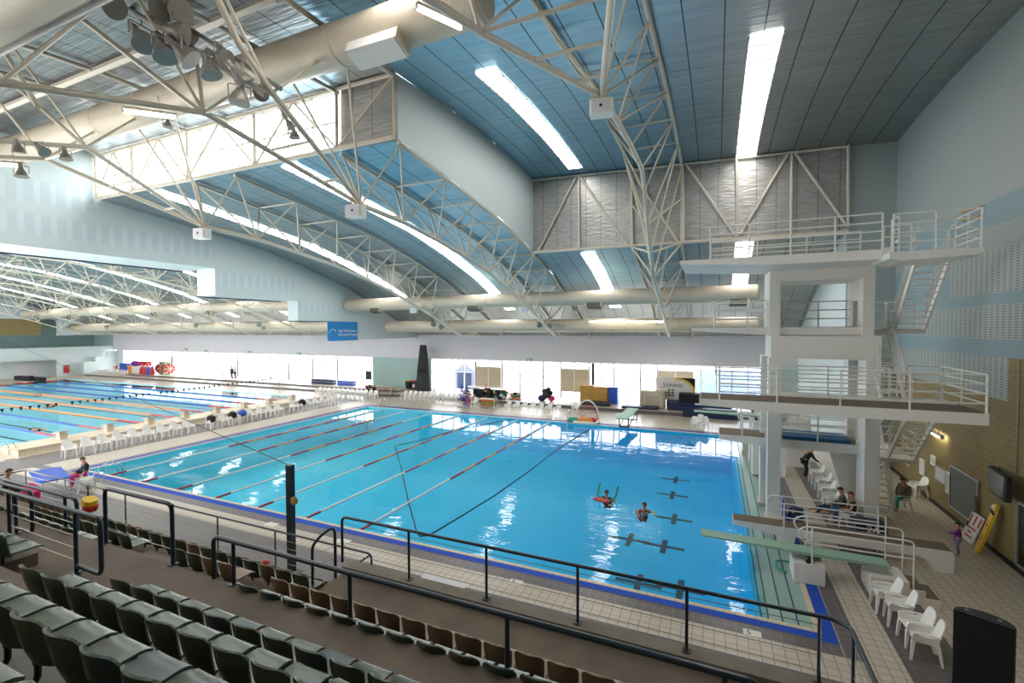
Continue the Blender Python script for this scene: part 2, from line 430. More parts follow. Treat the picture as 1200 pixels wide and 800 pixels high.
def rooflight(x0, x1, y0, y1, zf, label):
    mb = roof_grid(MB(), x0, x1, y0, y1, zf, -.05, 16, 1)
    o = solo('rooflight', mb, 'strip', label, 'rooflight', 'translucent rooflight strips')
    fr = MB()
    for xx in (x0-.04, x1+.04): fr.sweep([(xx, y0+(y1-y0)*i/16, zf(xx, y0+(y1-y0)*i/16)-.05) for i in range(17)], .035, 4)
    nb = int((y1-y0)/.62)
    for i in range(1, nb): y = y0+(y1-y0)*i/nb; fr.box(x0, x1, y-.045, y+.045, zf(x0, y)-.1, zf(x0, y)-.065)
    part('frame', fr, 'alu', o)
rooflight(-8.8, -7.9, 16.5, 29.1, zr, 'long white rooflight strip in the raised blue ceiling, left of the grey soffit')
rooflight(.97, 1.93, 18.0, 30.2, zr, 'white rooflight strip in the raised grey ceiling above the diving tower')
rooflight(-8.5, -7.55, 31.0, 37.4, zl, 'short white rooflight strip left of the tower, beneath the quilted foil wall')
rooflight(-8.5, -7.55, 38.0, 40.6, zl, 'small rooflight patch between the two far ducts, left of the tower')
rooflight(1.0, 1.95, 31.0, 37.4, zl, 'short white rooflight strip seen under the ten metre platform')
rooflight(1.0, 1.95, 38.0, 40.6, zl, 'small rooflight patch seen behind the seven and a half metre platform rail')
rooflight(-18.5, -17.5, 15.6, 37.4, zl, 'long curved rooflight strip between the two big arched trusses')
rooflight(-18.5, -17.5, 38.2, 40.6, zl, 'small rooflight patch behind the far ducts in the middle bay')
rooflight(-28.5, -27.5, 15.6, 37.4, zl, 'long curved rooflight strip nearest the stepped bulkhead')
for i, x in ((0, -8.35), (1, 1.45), (2, -18.), (3, -28.)):  # strips added out of view as fill light for seating and tower
    rooflight(x-.5, x+.5, -5 if x < -12 else (6. if i else 3.), 4. if x < -12 else 13.5, zr, ['added unseen fill strip over the seating by the blue soffit', 'added unseen fill strip over the seating by the right wall', 'added unseen fill strip over the seating in the middle bay', 'added unseen fill strip over the seating in the left bay'][i])
for i in range(6):
    x = -37.6-9.7*i
    rooflight(x-.5, x+.5, 15.6, 37.4, zl, 'curved rooflight strip over the long pool, %s from the stepped bulkhead' % nth(i))
    rooflight(x-.5, x+.5, 38.2, 41.0, zl, 'short rooflight patch by the long hall ducts, %s from the bulkhead' % nth(i))

# soffit wall on the left of the raised bay, quilted foil walls, clerestory
n = 20
def fin(x):
    mb = MB(); ys = [Y0+(Y1-Y0)*i/n for i in range(n+1)]
    mb.add([(x, y, zl(x, y)) for y in ys]+[(x, y, zr(XL, y)) for y in ys], [(i, i+1, n+2+i, n+1+i) for i in range(n)]); return mb
struct('wall_soffit', fin(XL), 'paleblue')
struct('wall_clerestory', MB().add([(XL, Y1, zl(0, Y1)-.12), (XF, Y1, zl(0, Y1)-.12), (XF, Y1, zr(XF, Y1)), (XL, Y1, zr(XL, Y1))], [(0, 1, 2, 3)]), 'foil')
struct('wall_clerestory', MB().add([(-14.64, Y0, 15.05), (XL, Y0, 15.0), (XL, Y0, 17.6), (-14.64, Y0, 17.6)], [(0, 1, 2, 3)]), 'foil')
struct('wall_return', MB().box(XF, XR, Y1, Y1+.2, 0, 17.3), 'wallblue')
w = struct('window_1', MB().add([(-32.9, Y0, 15.1), (-14.7, Y0, 15.1), (-14.7, Y0, 17.55), (-32.9, Y0, 17.55)], [(0, 1, 2, 3)]), 'glass')
fr = MB()
for i in range(13): x = -32.9+18.2*i/12; fr.box(x-.03, x+.03, Y0-.04, Y0+.04, 15.1, 17.55)
for z in (15.1, 16.3, 17.5): fr.box(-32.9, -14.7, Y0-.04, Y0+.04, z-.03, z+.03)
struct('window_frame', fr, 'white', False, w)

# clerestory bracing (beam below, posts, diagonals)
br = thing('clerestory_bracing', 'cream steel posts and diagonals before the quilted foil wall behind the tower', 'bracing', (XL, Y1, 12.7))
def btube(name, p, q, r=.075): tube(name, p, q, r, 'steel', br)
Yb = Y1-.18
btube('bottom_beam', (XL, Yb, 12.72), (XF, Yb, 12.6), .1); btube('top_beam', (XL, Yb, 17.65), (XF, Yb, 17.1), .08)
for a, b in (((678, 206), (679, 290)), ((675, 207), (631, 294)), ((680, 207), (736, 289)), ((803, 190), (861, 276)), ((863, 184), (864, 277)), ((925, 178), (868, 275)), ((928, 177), (927, 268)), ((931, 178), (993, 265)), ((994, 170), (994, 265)), ((800, 190), (801, 284)), ((740, 196), (741, 288)), ((738, 198), (795, 284))):
    btube('brace', atY(*a, Yb), atY(*b, Yb))
br = thing('clerestory_truss', 'cream steel beam and posts along the sill of the glaring clerestory window', 'bracing', (-22, Y0, 15))
Yb = Y0-.25
btube('bottom_beam', (XB+.1, Yb, 15.05), (XL, Yb, 15.05), .1); btube('top_beam', (XB+.1, Yb, 17.45), (XL, Yb, 17.5), .09)
xs = [XL, -14.64, -19.6, -24.5, -29.2, XB+.2]
for i, x in enumerate(xs):
    btube('post', (x, Yb, 15.05), (x, Yb, 17.45))
    if i: btube('diagonal', (x, Yb, 15.05), ((x+xs[i-1])/2 if i > 1 else xs[0], Yb, 17.45), .055)
    if i > 1: btube('diagonal', (xs[i-1], Yb, 15.05), ((x+xs[i-1])/2, Yb, 17.45), .055)

# ------------------------------------------------------------------ right wall
wr = MB()
wr.cur = 0; wr.box(XR, XR+.3, -6, Y1, 10.1, 17.8)
wr.cur = 1; wr.box(XR, XR+.3, 24.1, Y1, 8.62, 10.1); wr.box(XR, XR+.3, -6, Y1, 8.22, 8.62); wr.box(XR, XR+.3, -6, Y1, 6.5, 7.08)
wr.cur = 2; wr.box(XR, XR+.3, -6, 24.1, 8.62, 10.1); wr.box(XR, XR+.3, -6, Y1, 7.08, 8.22); wr.box(XR, XR+.3, 19.83, Y1, 5.12, 6.5)
wr.cur = 3; wr.box(XR, XR+.3, 19.83, Y1, 0, 5.12); wr.box(XR, XR+.3, -6, 19.83, 0, 6.5)
struct('wall_right', wr, ['wallblue', 'paleblue2', 'perf', 'brick'])
struct('trim_1', MB().box(XR-.01, XR, 12, Y1, 10.9, 11.75), 'paleblue2')
struct('baseboard_right', MB().box(XR-.025, XR, 8, Y1, 0, .16), 'black')
struct('wall_right_far', MB().box(XF, XF+.25, Y1+.21, YF, 0, 12.7), 'paleblue')
struct('wall_back', MB().box(XE, XR, -6.3, -6, -1, 18), 'greywhite')

# ------------------------------------------------------------------ stepped bulkhead between the halls
bk = MB()
def zt(y): return zl(0, y) if y >= Y0 else zr(XB, y)
for (a, b, zb, th) in ((-6, 22.08, 11.86, 3.65), (22.08, 29.25, 9.93, 2.), (29.25, 36.42, 8.22, 1.2), (36.42, YF, 6.42, 1.0)):
    ys = sorted(set([a, b]+[a+(b-a)*i/8 for i in range(9)]+([Y0-.001, Y0+.001] if a < Y0 < b else [])))
    k = len(ys)
    for x in (XB, XB-th):
        bk.add([(x, y, zb) for y in ys]+[(x, y, zt(y)+.05) for y in ys], [(i, i+1, k+i+1, k+i) for i in range(k-1)])
    bk.add([(XB, a, zb), (XB, b, zb), (XB-th, b, zb), (XB-th, a, zb)], [(0, 1, 2, 3)])
    z2 = {11.86: 15, 9.93: 11.86, 8.22: 9.93, 6.42: 8.22}[zb]
    bk.add([(XB, a, zb), (XB-th, a, zb), (XB-th, a, z2), (XB, a, z2)], [(0, 1, 2, 3)])
    bk.add([(XB, b, zb), (XB-th, b, zb), (XB-th, b, z2), (XB, b, z2)], [(0, 1, 2, 3)])
struct('wall_bulkhead', bk, 'paleblue')
pp = MB()
for y0, y1, z0, z1 in ((4, 22.05, 12.5, 13.6), (4, 15.2, 14.2, 15.4), (22.2, 29.2, 10.65, 11.72), (29.45, 36.3, 8.9, 9.85), (36.6, 39.2, 7.0, 8.0)): pp.box(XB, XB+.012, y0, y1, z0, z1)
struct('trim_2', pp, 'perf2')
tr = MB(); tr.box(XB-3.7, XB-3.64, 4, 22.08, 11.78, 11.87); tr.box(XB-2.05, XB-1.99, 22.08, 29.25, 9.86, 9.94); tr.box(XB-1.25, XB-1.19, 29.25, 36.4, 8.15, 8.23)
struct('trim_3', tr, 'navy')

# ------------------------------------------------------------------ far wall, its windows and doors
fwb = MB()
fwb.box(XE, XF, YF, YF+.3, 3.95, 8.2)
struct('wall_far', fwb, 'greywhite')
struct('wall_far_panel', MB().box(-39.63, -30.98, YF-.02, YF+.3, 0, 3.95), 'greenwall')
struct('wall_far_panel', MB().box(3.9, XF, YF-.02, YF+.3, 0, 3.95), 'greenwall')
struct('wall_far_sill', MB().box(-93.8, -39.63, YF, YF+.3, -.3, .35).box(-30.98, 3.9, YF, YF+.3, -.3, .3), 'greywhite')
wn = 2
def glazing(x0, x1, nb, door=False):
    global wn
    w = struct('window_%d' % wn, MB().add([(x0, YF+.1, .3), (x1, YF+.1, .3), (x1, YF+.1, 3.95), (x0, YF+.1, 3.95)], [(0, 1, 2, 3)]), 'glass'); wn += 1
    f = MB()
    for i in range(nb+1):
        x = x0+(x1-x0)*i/nb; f.box(x-.05, x+.05, YF+.04, YF+.16, .3, 3.95)
    for z in ((.35, 2.45, 3.9) if not door else (.35, 1.2, 2.35, 3.9)): f.box(x0, x1, YF+.05, YF+.15, z-.035, z+.035)
    struct('window_frame', f, 'white', False, w)
k = -93.6
for x0, x1 in ((-93.6, -84), (-80.6, -68.5), (-65, -58), (-54.5, -50), (-45.6, -39.7)): glazing(x0, x1, 4)
for x0, x1 in ((-84, -80.6), (-68.5, -65), (-58, -54.5), (-50, -45.6)):
    glazing(x0, x1, 2)
for x0, x1, nb, d in ((-30.98, -25.05, 4, 0), (-25.05, -21.72, 2, 0), (-21.72, -19.6, 2, 0), (-19.6, -16.9, 2, 1), (-16.9, -14.93, 1, 0), (-14.93, -11.92, 2, 0), (-11.92, -9.4, 2, 0), (-9.4, -6.8, 2, 1), (-6.8, -5.2, 1, 0), (-5.2, 3.9, 7, 0)): glazing(x0, x1, nb, d)
dn = 1
def roller(x0, x1, z0, z1, mat='beige'):
    global dn
    mb = MB(); nb = 10
    for i in range(nb):
        a = z0+(z1-z0)*i/nb; b = z0+(z1-z0)*(i+1)/nb
        mb.prism([(YF+.02, a), (YF-.01, a+(b-a)*.15), (YF-.01, a+(b-a)*.85), (YF+.02, b)], 0, x0, x1)
    d = struct('door_%d' % dn, mb, mat); dn += 1
    struct('door_frame', MB().box((x0+x1)/2-.05, (x0+x1)/2+.05, YF-.05, YF, z0, z1).box(x0-.06, x0, YF-.05, YF+.05, z0, z1).box(x1, x1+.06, YF-.05, YF+.05, z0, z1).box(x0, x1, YF-.05, YF+.05, z1, z1+.07).box(x0, x1, YF-.05, YF+.05, z0-.07, z0), 'white', False, d)
roller(-24.9, -21.85, .95, 3.15); roller(-14.85, -12.0, .95, 3.22); roller(-5.1, -2.0, 2.4, 3.35)
for a_ in (-83.8, -68.3, -57.8, -49.6): roller(a_, a_+3.1, .9, 3.1, 'palepanel')
solo('wall_post', MB().box(-11.55, -11.3, YF-.35, YF-.1, 0, 3.9), 'charcoal', 'dark slim post standing before the far glazing by the ochre mats', 'post')

# outside the glass
struct('ground', MB().box(-130, 40, YF+.3, 90, -.4, -.25), 'ground_out')
struct('exterior_wall', MB().box(-1.9, 6.3, 50, 50.3, -.3, 3.35), 'extwall')
sh = MB(); c0 = atY(533, 462, 52); c1 = atY(556, 462, 52); xm = (c0.x+c1.x)/2
sh.prism([(c0.x, -.2), (c1.x, -.2), (c1.x, 2.1), (xm, 3.1), (c0.x, 2.1)], 1, 52, 55)
o = solo('garden_shed', sh, 'shed', 'small grey gabled shed seen outside through the far windows', 'shed')
part('door', MB().box(xm-1., xm+1., 51.95, 52, -.2, 1.9), 'jeans_dk', o)

# ------------------------------------------------------------------ end wall of the long pool hall
we = MB()
we.box(XE-.3, XE, 4, YF, 5.4, 15.5); we.box(XE-.3, XE, 4, YF, 3.9, 5.4) if False else None
struct('wall_left', MB().box(XE-.3, XE, 4, YF, 9.2, 15.5).box(XE-.3, XE, 39, YF, 6.6, 9.2), 'paleblue')
struct('wall_left_gallery', MB().box(XE-6, XE-5.8, 4, YF, -.2, 15).box(XE-6, XE, YF-.1, YF+.2, -.2, 9), 'greenwall')
struct('wall_left_recess', MB().box(XE-.6, XE-.4, 4, 37.2, 6.7, 9.2), 'brick')
struct('wall_left_parapet', MB().box(XE-.2, XE, 4, YF-.05, 2.9, 4.7).box(XE-6, XE-.2, 4, YF-.05, 2.7, 2.9), 'paleblue')
struct('wall_left_lower', MB().box(XE-3, XE-2.8, 4, YF, 0, 2.8).box(XE-.2, XE, 38.8, 43.2, 0, 2.9), 'paleblue')
for a, b in ((30, 33.6), (35.2, 38)):
    struct('door_%d' % dn, MB().box(XE-2.8, XE-2.74, a, b, 0, 2.1), 'greywhite'); dn += 1
st = MB()
for i, (y0, y1, z) in enumerate(((41.6, 43.2, 2.2), (43.2, 44.8, 3.0), (44.8, YF, 3.85))): st.box(XE+1.2, XE+1.5, y0, y1, 0, z)
struct('wall_stair', st.box(XE+1.2, -93.8, YF-.15, YF, 0, 3.95), 'paleblue')
cab = atX(90, 435, XE+.05)
o = solo('hydrant_cabinet', MB().box(XE+.01, XE+.15, 39.6, 40.3, .5, 1.75), 'signred', 'red wall cabinet on the pale end wall of the long pool hall', 'cabinet'); part('door', MB().box(XE+.15, XE+.17, 39.65, 40.25, .55, 1.7), 'red', o)

# ------------------------------------------------------------------ pool deck
def slab(mb, x0, x1, y0, y1, z=0., t=.3): return mb.box(x0, x1, y0, y1, z-t, z)
fl = MB()
slab(fl, -31.3, 2.72, 8, 12.97); slab(fl, 2.72, XR, 8, 46.5); slab(fl, -31.3, 2.72, 35.85, 46.5); slab(fl, -37.6, -31.3, 4, 46.5)
slab(fl, -100, -37.6, 4, 13.2); slab(fl, -100, -37.6, 36.9, 46.5); slab(fl, -103, -90.2, 13.2, 36.9)
struct('floor', fl, 'tilewhite')
e = .004
def strip(name, mat, *rects):
    mb = MB()
    for i, (x0, x1, y0, y1) in enumerate(rects): mb.box(x0, x1, y0, y1, -.1-.001*i, e+.0012*i)
    return struct(name, mb, mat)
strip('floor_band', 'tilegrey', (-37.6, 2.72, 12.52, 12.95), (-37.6, 3.14, 8, 11.6), (2.74, 3.14, 12.52, 36.3), (3.86, 5.08, 8, Y1), (-31.75, -31.32, 13, 35.9), (-37.3, -34.2, 10, 46.4), (-31.3, 2.7, 35.9, 36.25), (5.1, XR, 8, 8.6))
strip('floor_edge', 'tileblue', (-31.3, 2.72, 12.95, 13.27), (-31.3, -31., 13.27, 35.55), (2.42, 2.72, 13.27, 35.55), (-31.3, 2.72, 35.55, 35.85))
cp = MB()
for x0, x1, y0, y1 in ((-31., 2.42, 13.27, 13.42), (-31., -30.85, 13.42, 35.4), (2.28, 2.42, 13.42, 35.4), (-31., 2.42, 35.4, 35.55)): cp.box(x0, x1, y0, y1, -.045, e*1.5)
struct('floor_coping', cp, 'tilecream')
# depth plates let into the grey band
for i, (px, py) in enumerate(((881.5, 742), (604.5, 682))):
    c = atZ(px, py); 
    o = solo('depth_marker', MB().box(c.x-.2, c.x+.2, c.y-.13, c.y+.13, 0, .009), 'ropewhite', ['white depth tile in the grey band close to the pool corner by the tower', 'white depth tile in the grey band, halfway along the near pool edge'][i], 'depth marker', 'depth markers')
    textpart('numeral', '5', .24, 'black', o, (c.x-.08, c.y, .008), (0, 0, 0))
for i, (px, py) in enumerate(((318, 614.5), (402, 634))):
    c = atZ(px, py); solo('depth_marker', MB().box(c.x-.26, c.x+.26, c.y-.16, c.y+.16, 0, .009), 'ropewhite', ['blank white depth tile in the grey band left of the dark pole', 'blank white depth tile in the grey band right of the dark pole'][i], 'depth marker', 'depth markers')
c = atZ(517, 684); solo('floor_hatch', MB().box(c.x-.75, c.x+.75, c.y-.28, c.y+.3, 0, .008), 'greywhite', 'pale grey access hatch let into the deck below the stand wall', 'hatch')

# ledges stepping down along the tower side
lg = MB(); lx = [2.28, 1.94, 1.6, 1.28, 1.12]
for i in range(4): lg.cur = 0; lg.box(lx[i+1], lx[i], 13.42, 35.4, -.8, -.02-.045*i); lg.cur = 1; lg.box(lx[i+1], lx[i+1]+.035, 13.42, 35.4, -.03-.045*i, -.018-.045*i)
struct('pool_ledge', lg, ['ledge', 'laneline'])
ZW = -.14
pb = MB(); D = -2.6
pb.box(-30.85, 1.12, 13.42, 35.4, D-.2, D)
pb.box(-31, -30.85, 13.3, 35.5, D, -.05); pb.box(1.0, 1.12, 13.3, 35.5, D, -.2); pb.box(-30.85, 1.1, 13.3, 13.42, D, -.05); pb.box(-30.85, 1.1, 35.4, 35.52, D, -.05)
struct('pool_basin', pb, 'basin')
struct('pool_water', MB().add([(-30.85, 13.42, ZW), (1.3, 13.42, ZW), (1.3, 35.4, ZW), (-30.85, 35.4, ZW)], [(0, 1, 2, 3)]), 'water', up_only=True)
# diving targets and lines on the basin floor
def under(px, py): return atZ(px, py, D)
tg = MB()
for px, py in ((808, 546), (792, 562), (788, 580), (790, 608), (778, 640), (738, 632), (748, 683), (797, 690)):
    c = under(px, py)
    tg.box(c.x-.9, c.x+.9, c.y-.12, c.y+.12, D, D+.006); tg.box(c.x-.12, c.x+.12, c.y-.7, c.y+.7, D, D+.007)
struct('pool_floor_marking', tg, 'target')
ll = MB()
for i in range(7): x = -27.6+2.78*i; ll.box(x-.12, x+.12, 14.5, 34.3, D, D+.005)
struct('pool_floor_line', ll, 'ropeblue') if False else None

# 50 m pool
p5 = MB(); D5 = -1.3; Z5 = .06
p5.box(-90.2, -39.9, 13.4, 36.9, D5-.2, D5); p5.box(-90.4, -90.2, 13.2, 37.1, D5, .02); p5.box(-90.2, -39.9, 13.2, 13.4, D5, .12); p5.box(-90.2, -39.9, 36.9, 37.1, D5, .12)
struct('pool_basin', p5, 'basin50')
struct('pool_water', MB().add([(-90.2, 13.4, Z5), (-39.8, 13.4, Z5), (-39.8, 36.9, Z5), (-90.2, 36.9, Z5)], [(0, 1, 2, 3)]), 'water', up_only=True)
l5 = MB()
for i in range(8): y = 15.4+2.52*i; l5.box(-88, -42, y-.13, y+.13, D5, D5+.006); l5.box(-42, -41.8, y-.5, y+.5, D5, D5+.006)
struct('pool_floor_line', l5, 'laneline')
eb = MB(); eb.cur = 0; eb.box(-39.9, -37.7, 13.2, 37.1, -1.5, .36); eb.cur = 1; eb.box(-39.95, -37.66, 13.15, 37.15, .36, .42)
struct('pool_end_wall', eb, ['tilebeige', 'tilecream'])
struct('floor_edge', MB().box(-90.5, -39.9, 12.9, 13.2, -.1, .13).box(-90.5, -90.2, 13.2, 37, -.1, .13), 'tilecream')
# long low terraces at the far side
tr = MB()
for i, (y0, z) in enumerate(((41.4, .22), (43.2, .44))): tr.box(-95, -33, y0-1.5*0, YF, -.1, z)
tr.box(-33, 6.3, 41.7, YF, -.1, .3)
struct('floor_terrace', tr, 'tilewhite')
rs = MB()
for y0, z in ((41.4, .22), (43.2, .44)): rs.box(-95, -33, y0-.012, y0, .0, z-.03)
rs.box(-33, 6.3, 41.68, 41.7, 0, .27)
struct('trim_4', rs, 'tilegrey')

# ------------------------------------------------------------------ grandstand terraces
gs = MB()
def tread(y0, y1, z, x0=-24, x1=XR-.02): gs.box(x0, x1, y0, y1, -.2, z)
gs.cur = 0
tread(-6, .62, 5.65); tread(.62, 1.4, 5.1); tread(1.4, 2.3, 4.56); tread(2.3, 3.15, 4.02); tread(3.15, 4.86, 3.45)
tread(4.86, 5.72, 2.76); tread(5.72, 6.55, 2.27)
tread(6.55, 7.45, 1.8, -24, -7.4); tread(7.45, 8.6, 1.2, -24, -7.4)
tread(6.55, 7.9, 2.2, -7.4, 1.9)
gs.cur = 1
gs.box(-7.4, 1.75, 7.6, 7.9, 2.2, 2.36)
struct('grandstand', gs, ['concrete', 'concrete2'])
# steps in the aisles
ais = MB()
for i in range(3): y = 2.34+.3*i; ais.box(-9.55, -8.2, 1.3-.0+.3*i, 1.6+.3*i, 4.0, 4.75-.2*i) if False else None
for z, y0, y1 in ((3.85, 3.15, 3.5), (3.66, 3.5, 3.95)): ais.box(-12.2, -10.7, y0, y1, 3.3, z)
for z, y0, xx in ((3.1, 4.86, 0), (2.55, 5.72, 0), (2.05, 6.55, 0)): ais.box(-11.8, -10.6, y0, y0+.42, 1.5, z)
struct('grandstand_step', ais, 'concrete')
us = MB()
for y0, y1, z in ((1.42, 2.28, 4.56), (2.32, 3.13, 4.02)): us.box(-7.6, 1.2, y0+.3, y1, z, z+.006)
struct('grandstand_tread', us, 'underseat')
# ------------------------------------------------------------------ roof trusses
BOT_L = [(14.9, 12.5), (17.7, 12.38), (20.5, 12.05), (23.5, 11.6), (26.4, 11.02), (29., 10.37), (31.7, 9.55), (34.4, 8.65), (37, 7.7), (39.5, 6.8)]
BOT_A = [(15.3, 15.06), (18, 15.3), (21, 15.45), (24.1, 15.46), (25.15, 14.6), (26.2, 13.1), (27.7, 11.8), (28.9, 10.5), (31.7, 9.55), (34.4, 8.65), (37, 7.7), (39.5, 6.8)]
def truss(xc, label, raised=False, near=True, r=.075):
    bot = BOT_A if raised else BOT_L
    t = thing('roof_truss', label, 'truss', (xc, bot[0][0], bot[0][1]), 'arched roof trusses')
    P = lambda y, z, dx=0.: V((xc+dx, y, z))
    path('bottom_chord', [P(y, z) for y, z in bot], .11 if near else .08, 'steel', t, 10)
    zt = lambda x, y: (zr(x, y)-.16 if (raised and y < Y1-.05) or (near and y < Y0-.02) else zl(x, y)-.14)
    for s in (-1.5, 1.5):
        ys = [Y0+(46.4-Y0)*i/18 for i in range(19)] if not raised else [Y1+(46.4-Y1)*i/10 for i in range(11)]
        path('top_chord', [(xc+s, y, zl(0, y)-.14) for y in ys], .085 if near else .06, 'steel', t)
        if near or raised:
            ys = [(-2+(Y1-2-.2 if raised else Y0-.3+2)*i/12) for i in range(13)]
            if raised: ys = [-2+(Y1-.1+2)*i/14 for i in range(15)]
            else: ys = [-2+(Y0-.1+2)*i/10 for i in range(11)]
            path('top_chord', [(xc+s, y, zr(xc+s, y)-.16) for y in ys], .085, 'steel', t)
            if raised: tube('post', (xc+s, Y1-.12, zl(0, Y1)-.15), (xc+s, Y1-.12, zr(xc+s, Y1)-.1), .09, 'steel', t)
    tops = [15.5, 19, 22, 25, 27.7, 30.4, 33.2, 36, 38.5] if not raised else [15.3, 18, 21, 24.1, 27, 30.15, 33.2, 36, 38.5]
    for i in range(1, len(tops)):
        tube('cross_strut', (xc-1.5, tops[i], zt(xc, tops[i])), (xc+1.5, tops[i], zt(xc, tops[i])), .046 if near else .042, 'steel', t)
    for i, y in enumerate(tops):
        z = zt(xc, y)
        near_b = sorted(bot, key=lambda q: abs(q[0]-y))[:2]
        for s in (-1.5, 1.5):
            for (by, bz) in near_b:
                if abs(by-y) < 3.4: tube('web_member', (xc+s, y, zt(xc+s, y)), (xc, by, bz), .046 if near else .042, 'steel', t)
    if raised:
        for s in (-1.5, 1.5):
            for y, b in ((28.9, (27.7, 11.8)), (28.9, (28.9, 10.5))): tube('web_member', (xc+s, Y1-.12, zl(0, Y1)-.15), (xc, *b), .06, 'steel', t)
            tube('web_member', (xc+s, Y1-.12, 15.3), (xc, 26.2, 13.1), .05, 'steel', t)
    # bearing at the far wall
    e0 = V((xc, 39.5, 6.8))
    for s in (-.7, .7):
        tube('bearing_bar', e0, (xc+s, YF-.05, 6.72), .06, 'steel', t)
        tube('bearing_bar', (xc+s*.3, 41.5, 6.77), (xc+s*1.9, 42.5, zl(0, 42.5)-.2), .05, 'steel', t)
    for y in (41.5, 43.5, 45.5):
        w = .7*(y-39.5)/7; tube('bearing_strut', (xc-w, y, 6.75), (xc+w, y, 6.75), .045, 'steel', t)
    if near or raised:
        y0, z0 = bot[0]
        for s in (-1.5, 1.5):
            nodes = [V((xc, y0, z0)), V((xc+s, 9.6, 14.25)), V((xc+s, 5.06, 13.02)), V((xc+s, .5, 12.2))]
            short = s > 0 and abs(xc+13.2) < .1
            path('bottom_chord', nodes[:2]+[V((xc+s, 8.6, 15.1)), V((xc+s, 7.4, 16.9))] if short else nodes, .09, 'steel', t, 10)
            mid = nodes[0].lerp(nodes[1], .5)
            for a, ys in ((nodes[0], (12.5,)), (nodes[1], (12.5, 7.6)), (nodes[2], (7.6, 2.))):
                for y in ys:
                    if not (short and a.y < 9.) : tube('web_member', a, (xc+s, y, zr(xc, y)-.2), .05, 'steel', t)
        for f in (0., .35, .7):
            a = V((xc, 9.6, 14.25)).lerp(V((xc, y0, z0)), f); w = 1.5*(1-f)
            tube('cross_strut', a-V((w, 0, 0)), a+V((w, 0, 0)), .055, 'steel', t)
    return t
truss(-3.5, 'cream lattice truss plunging past the ten metre platform, carrying a square white speaker', True)
truss(-13.2, 'cream arched lattice truss springing beside the grey soffit of the raised bay')
truss(-22.9, 'cream arched lattice truss halfway between the stepped bulkhead and the grey soffit')
for i in range(6):
    truss(-32.9-9.7*(i+1), 'thin cream roof truss over the long pool, %s beyond the stepped bulkhead' % nth(i), near=False)
pl = thing('roof_beam', 'cream roof beam crossing above the fat near duct', 'beam', (-20, 9.9, 17.1))
tube('beam_tube', (XB+.2, 9.9, 17.15), (XL-.2, 9.9, 17.15), .13, 'steel', pl)
for a, b, za in (((80, 10), (240, 129), 17.1), ((0, 52), (85, 106), 17.1), ((0, 85), (100, 172), 17.1), ((230, 70), (240, 129), 17.0)):
    tube('brace', atZ(*a, za), V((-14.7, 9.6, 14.2)) if b == (240, 129) else (V((-21.4, 9.56, 14.25)) if b == (100, 172) else V((-16.8, 6.5, 13.5))), .07, 'steel', pl)

# ------------------------------------------------------------------ ducts
def duct(y, z, r, x0, x1, label, outlets=(), big=False):
    RY = Matrix.Rotation(PI/2, 3, 'Y')
    L = x1-x0
    o = solo('air_duct', MB().lathe([(1e-4, 0), (r*.8, .02), (r, .15), (r, L-.15), (r*.8, L-.02), (1e-4, L)], (x0, y, z), 28, RY), 'duct', label, 'duct', 'round air ducts', (x0, y, z), True)
    for x in outlets:
        w, dp, hh = (1.9, .75, .4) if big else (1.25, .7, .35)
        b = part('outlet_box', MB().prism([(y-r*.75, z-r*.45), (y+r*.2, z-r*.9), (y+r*.1, z-r-hh*.75), (y-r*.95, z-r*.75-hh*.6)], 0, x-w/2, x+w/2), 'duct', o)
        part('grille', MB().prism([(y+r*.1, z-r-hh*.75-.005), (y-r*.95, z-r*.75-hh*.6-.005), (y-r*.93, z-r*.75-hh*.6-.02), (y+r*.1, z-r-hh*.75-.02)], 0, x-w/2+.08, x+w/2-.08).prism([(y-r*.95-.012, z-r*.75-hh*.6), (y-r*.75-.03, z-r*.45-.1), (y-r*.75-.01, z-r*.45-.1), (y-r*.95, z-r*.75-hh*.6)], 0, x-w/2+.08, x+w/2-.08), 'duct_in' if not big else 'white', b)
    for x in [x0+2.2*i for i in range(1, int(L/2.2))][::3]:
        part('joint_band', MB().lathe([(r+.005, 0), (r+.02, .03), (r+.02, .07), (r+.005, .1)], (x, y, z), 28, RY), 'duct', o, True)
    return o
duct(11.5, 16.45, .63, XB+.05, -5.75, 'fat tan spiral duct crossing in front of the glaring clerestory', (-9.3,), True)
duct(4.9, 14.55, .65, -32.95, -5., 'fat tan spiral duct in the top corner beyond the hanging floodlights')
duct(35, 9.78, .58, XB+.02, 2.6, 'upper of the two tan ducts along the diving pool far wall', (-29.2, -18.8, -8.5, 1.3))
duct(39.3, 7.72, .57, -31.5, 2.9, 'lower of the two tan ducts along the diving pool far wall')
duct(35, 9.95, .58, -96.5, -35., 'upper of the two tan ducts along the long pool hall', (-91.9, -82.6, -72.8, -63.2, -53))
duct(39.3, 7.82, .57, -93.6, -34.4, 'lower of the two tan ducts along the long pool hall')
o = solo('duct_slot', MB().box(-20, -8, 5.3, 5.4, 13.97, 14.05), 'perf', 'perforated metal slot strip along the belly of the duct in the top corner', 'vent')
part('slot_light', MB().box(-20, -8, 5.33, 5.37, 13.95, 13.97), 'ropewhite', o)

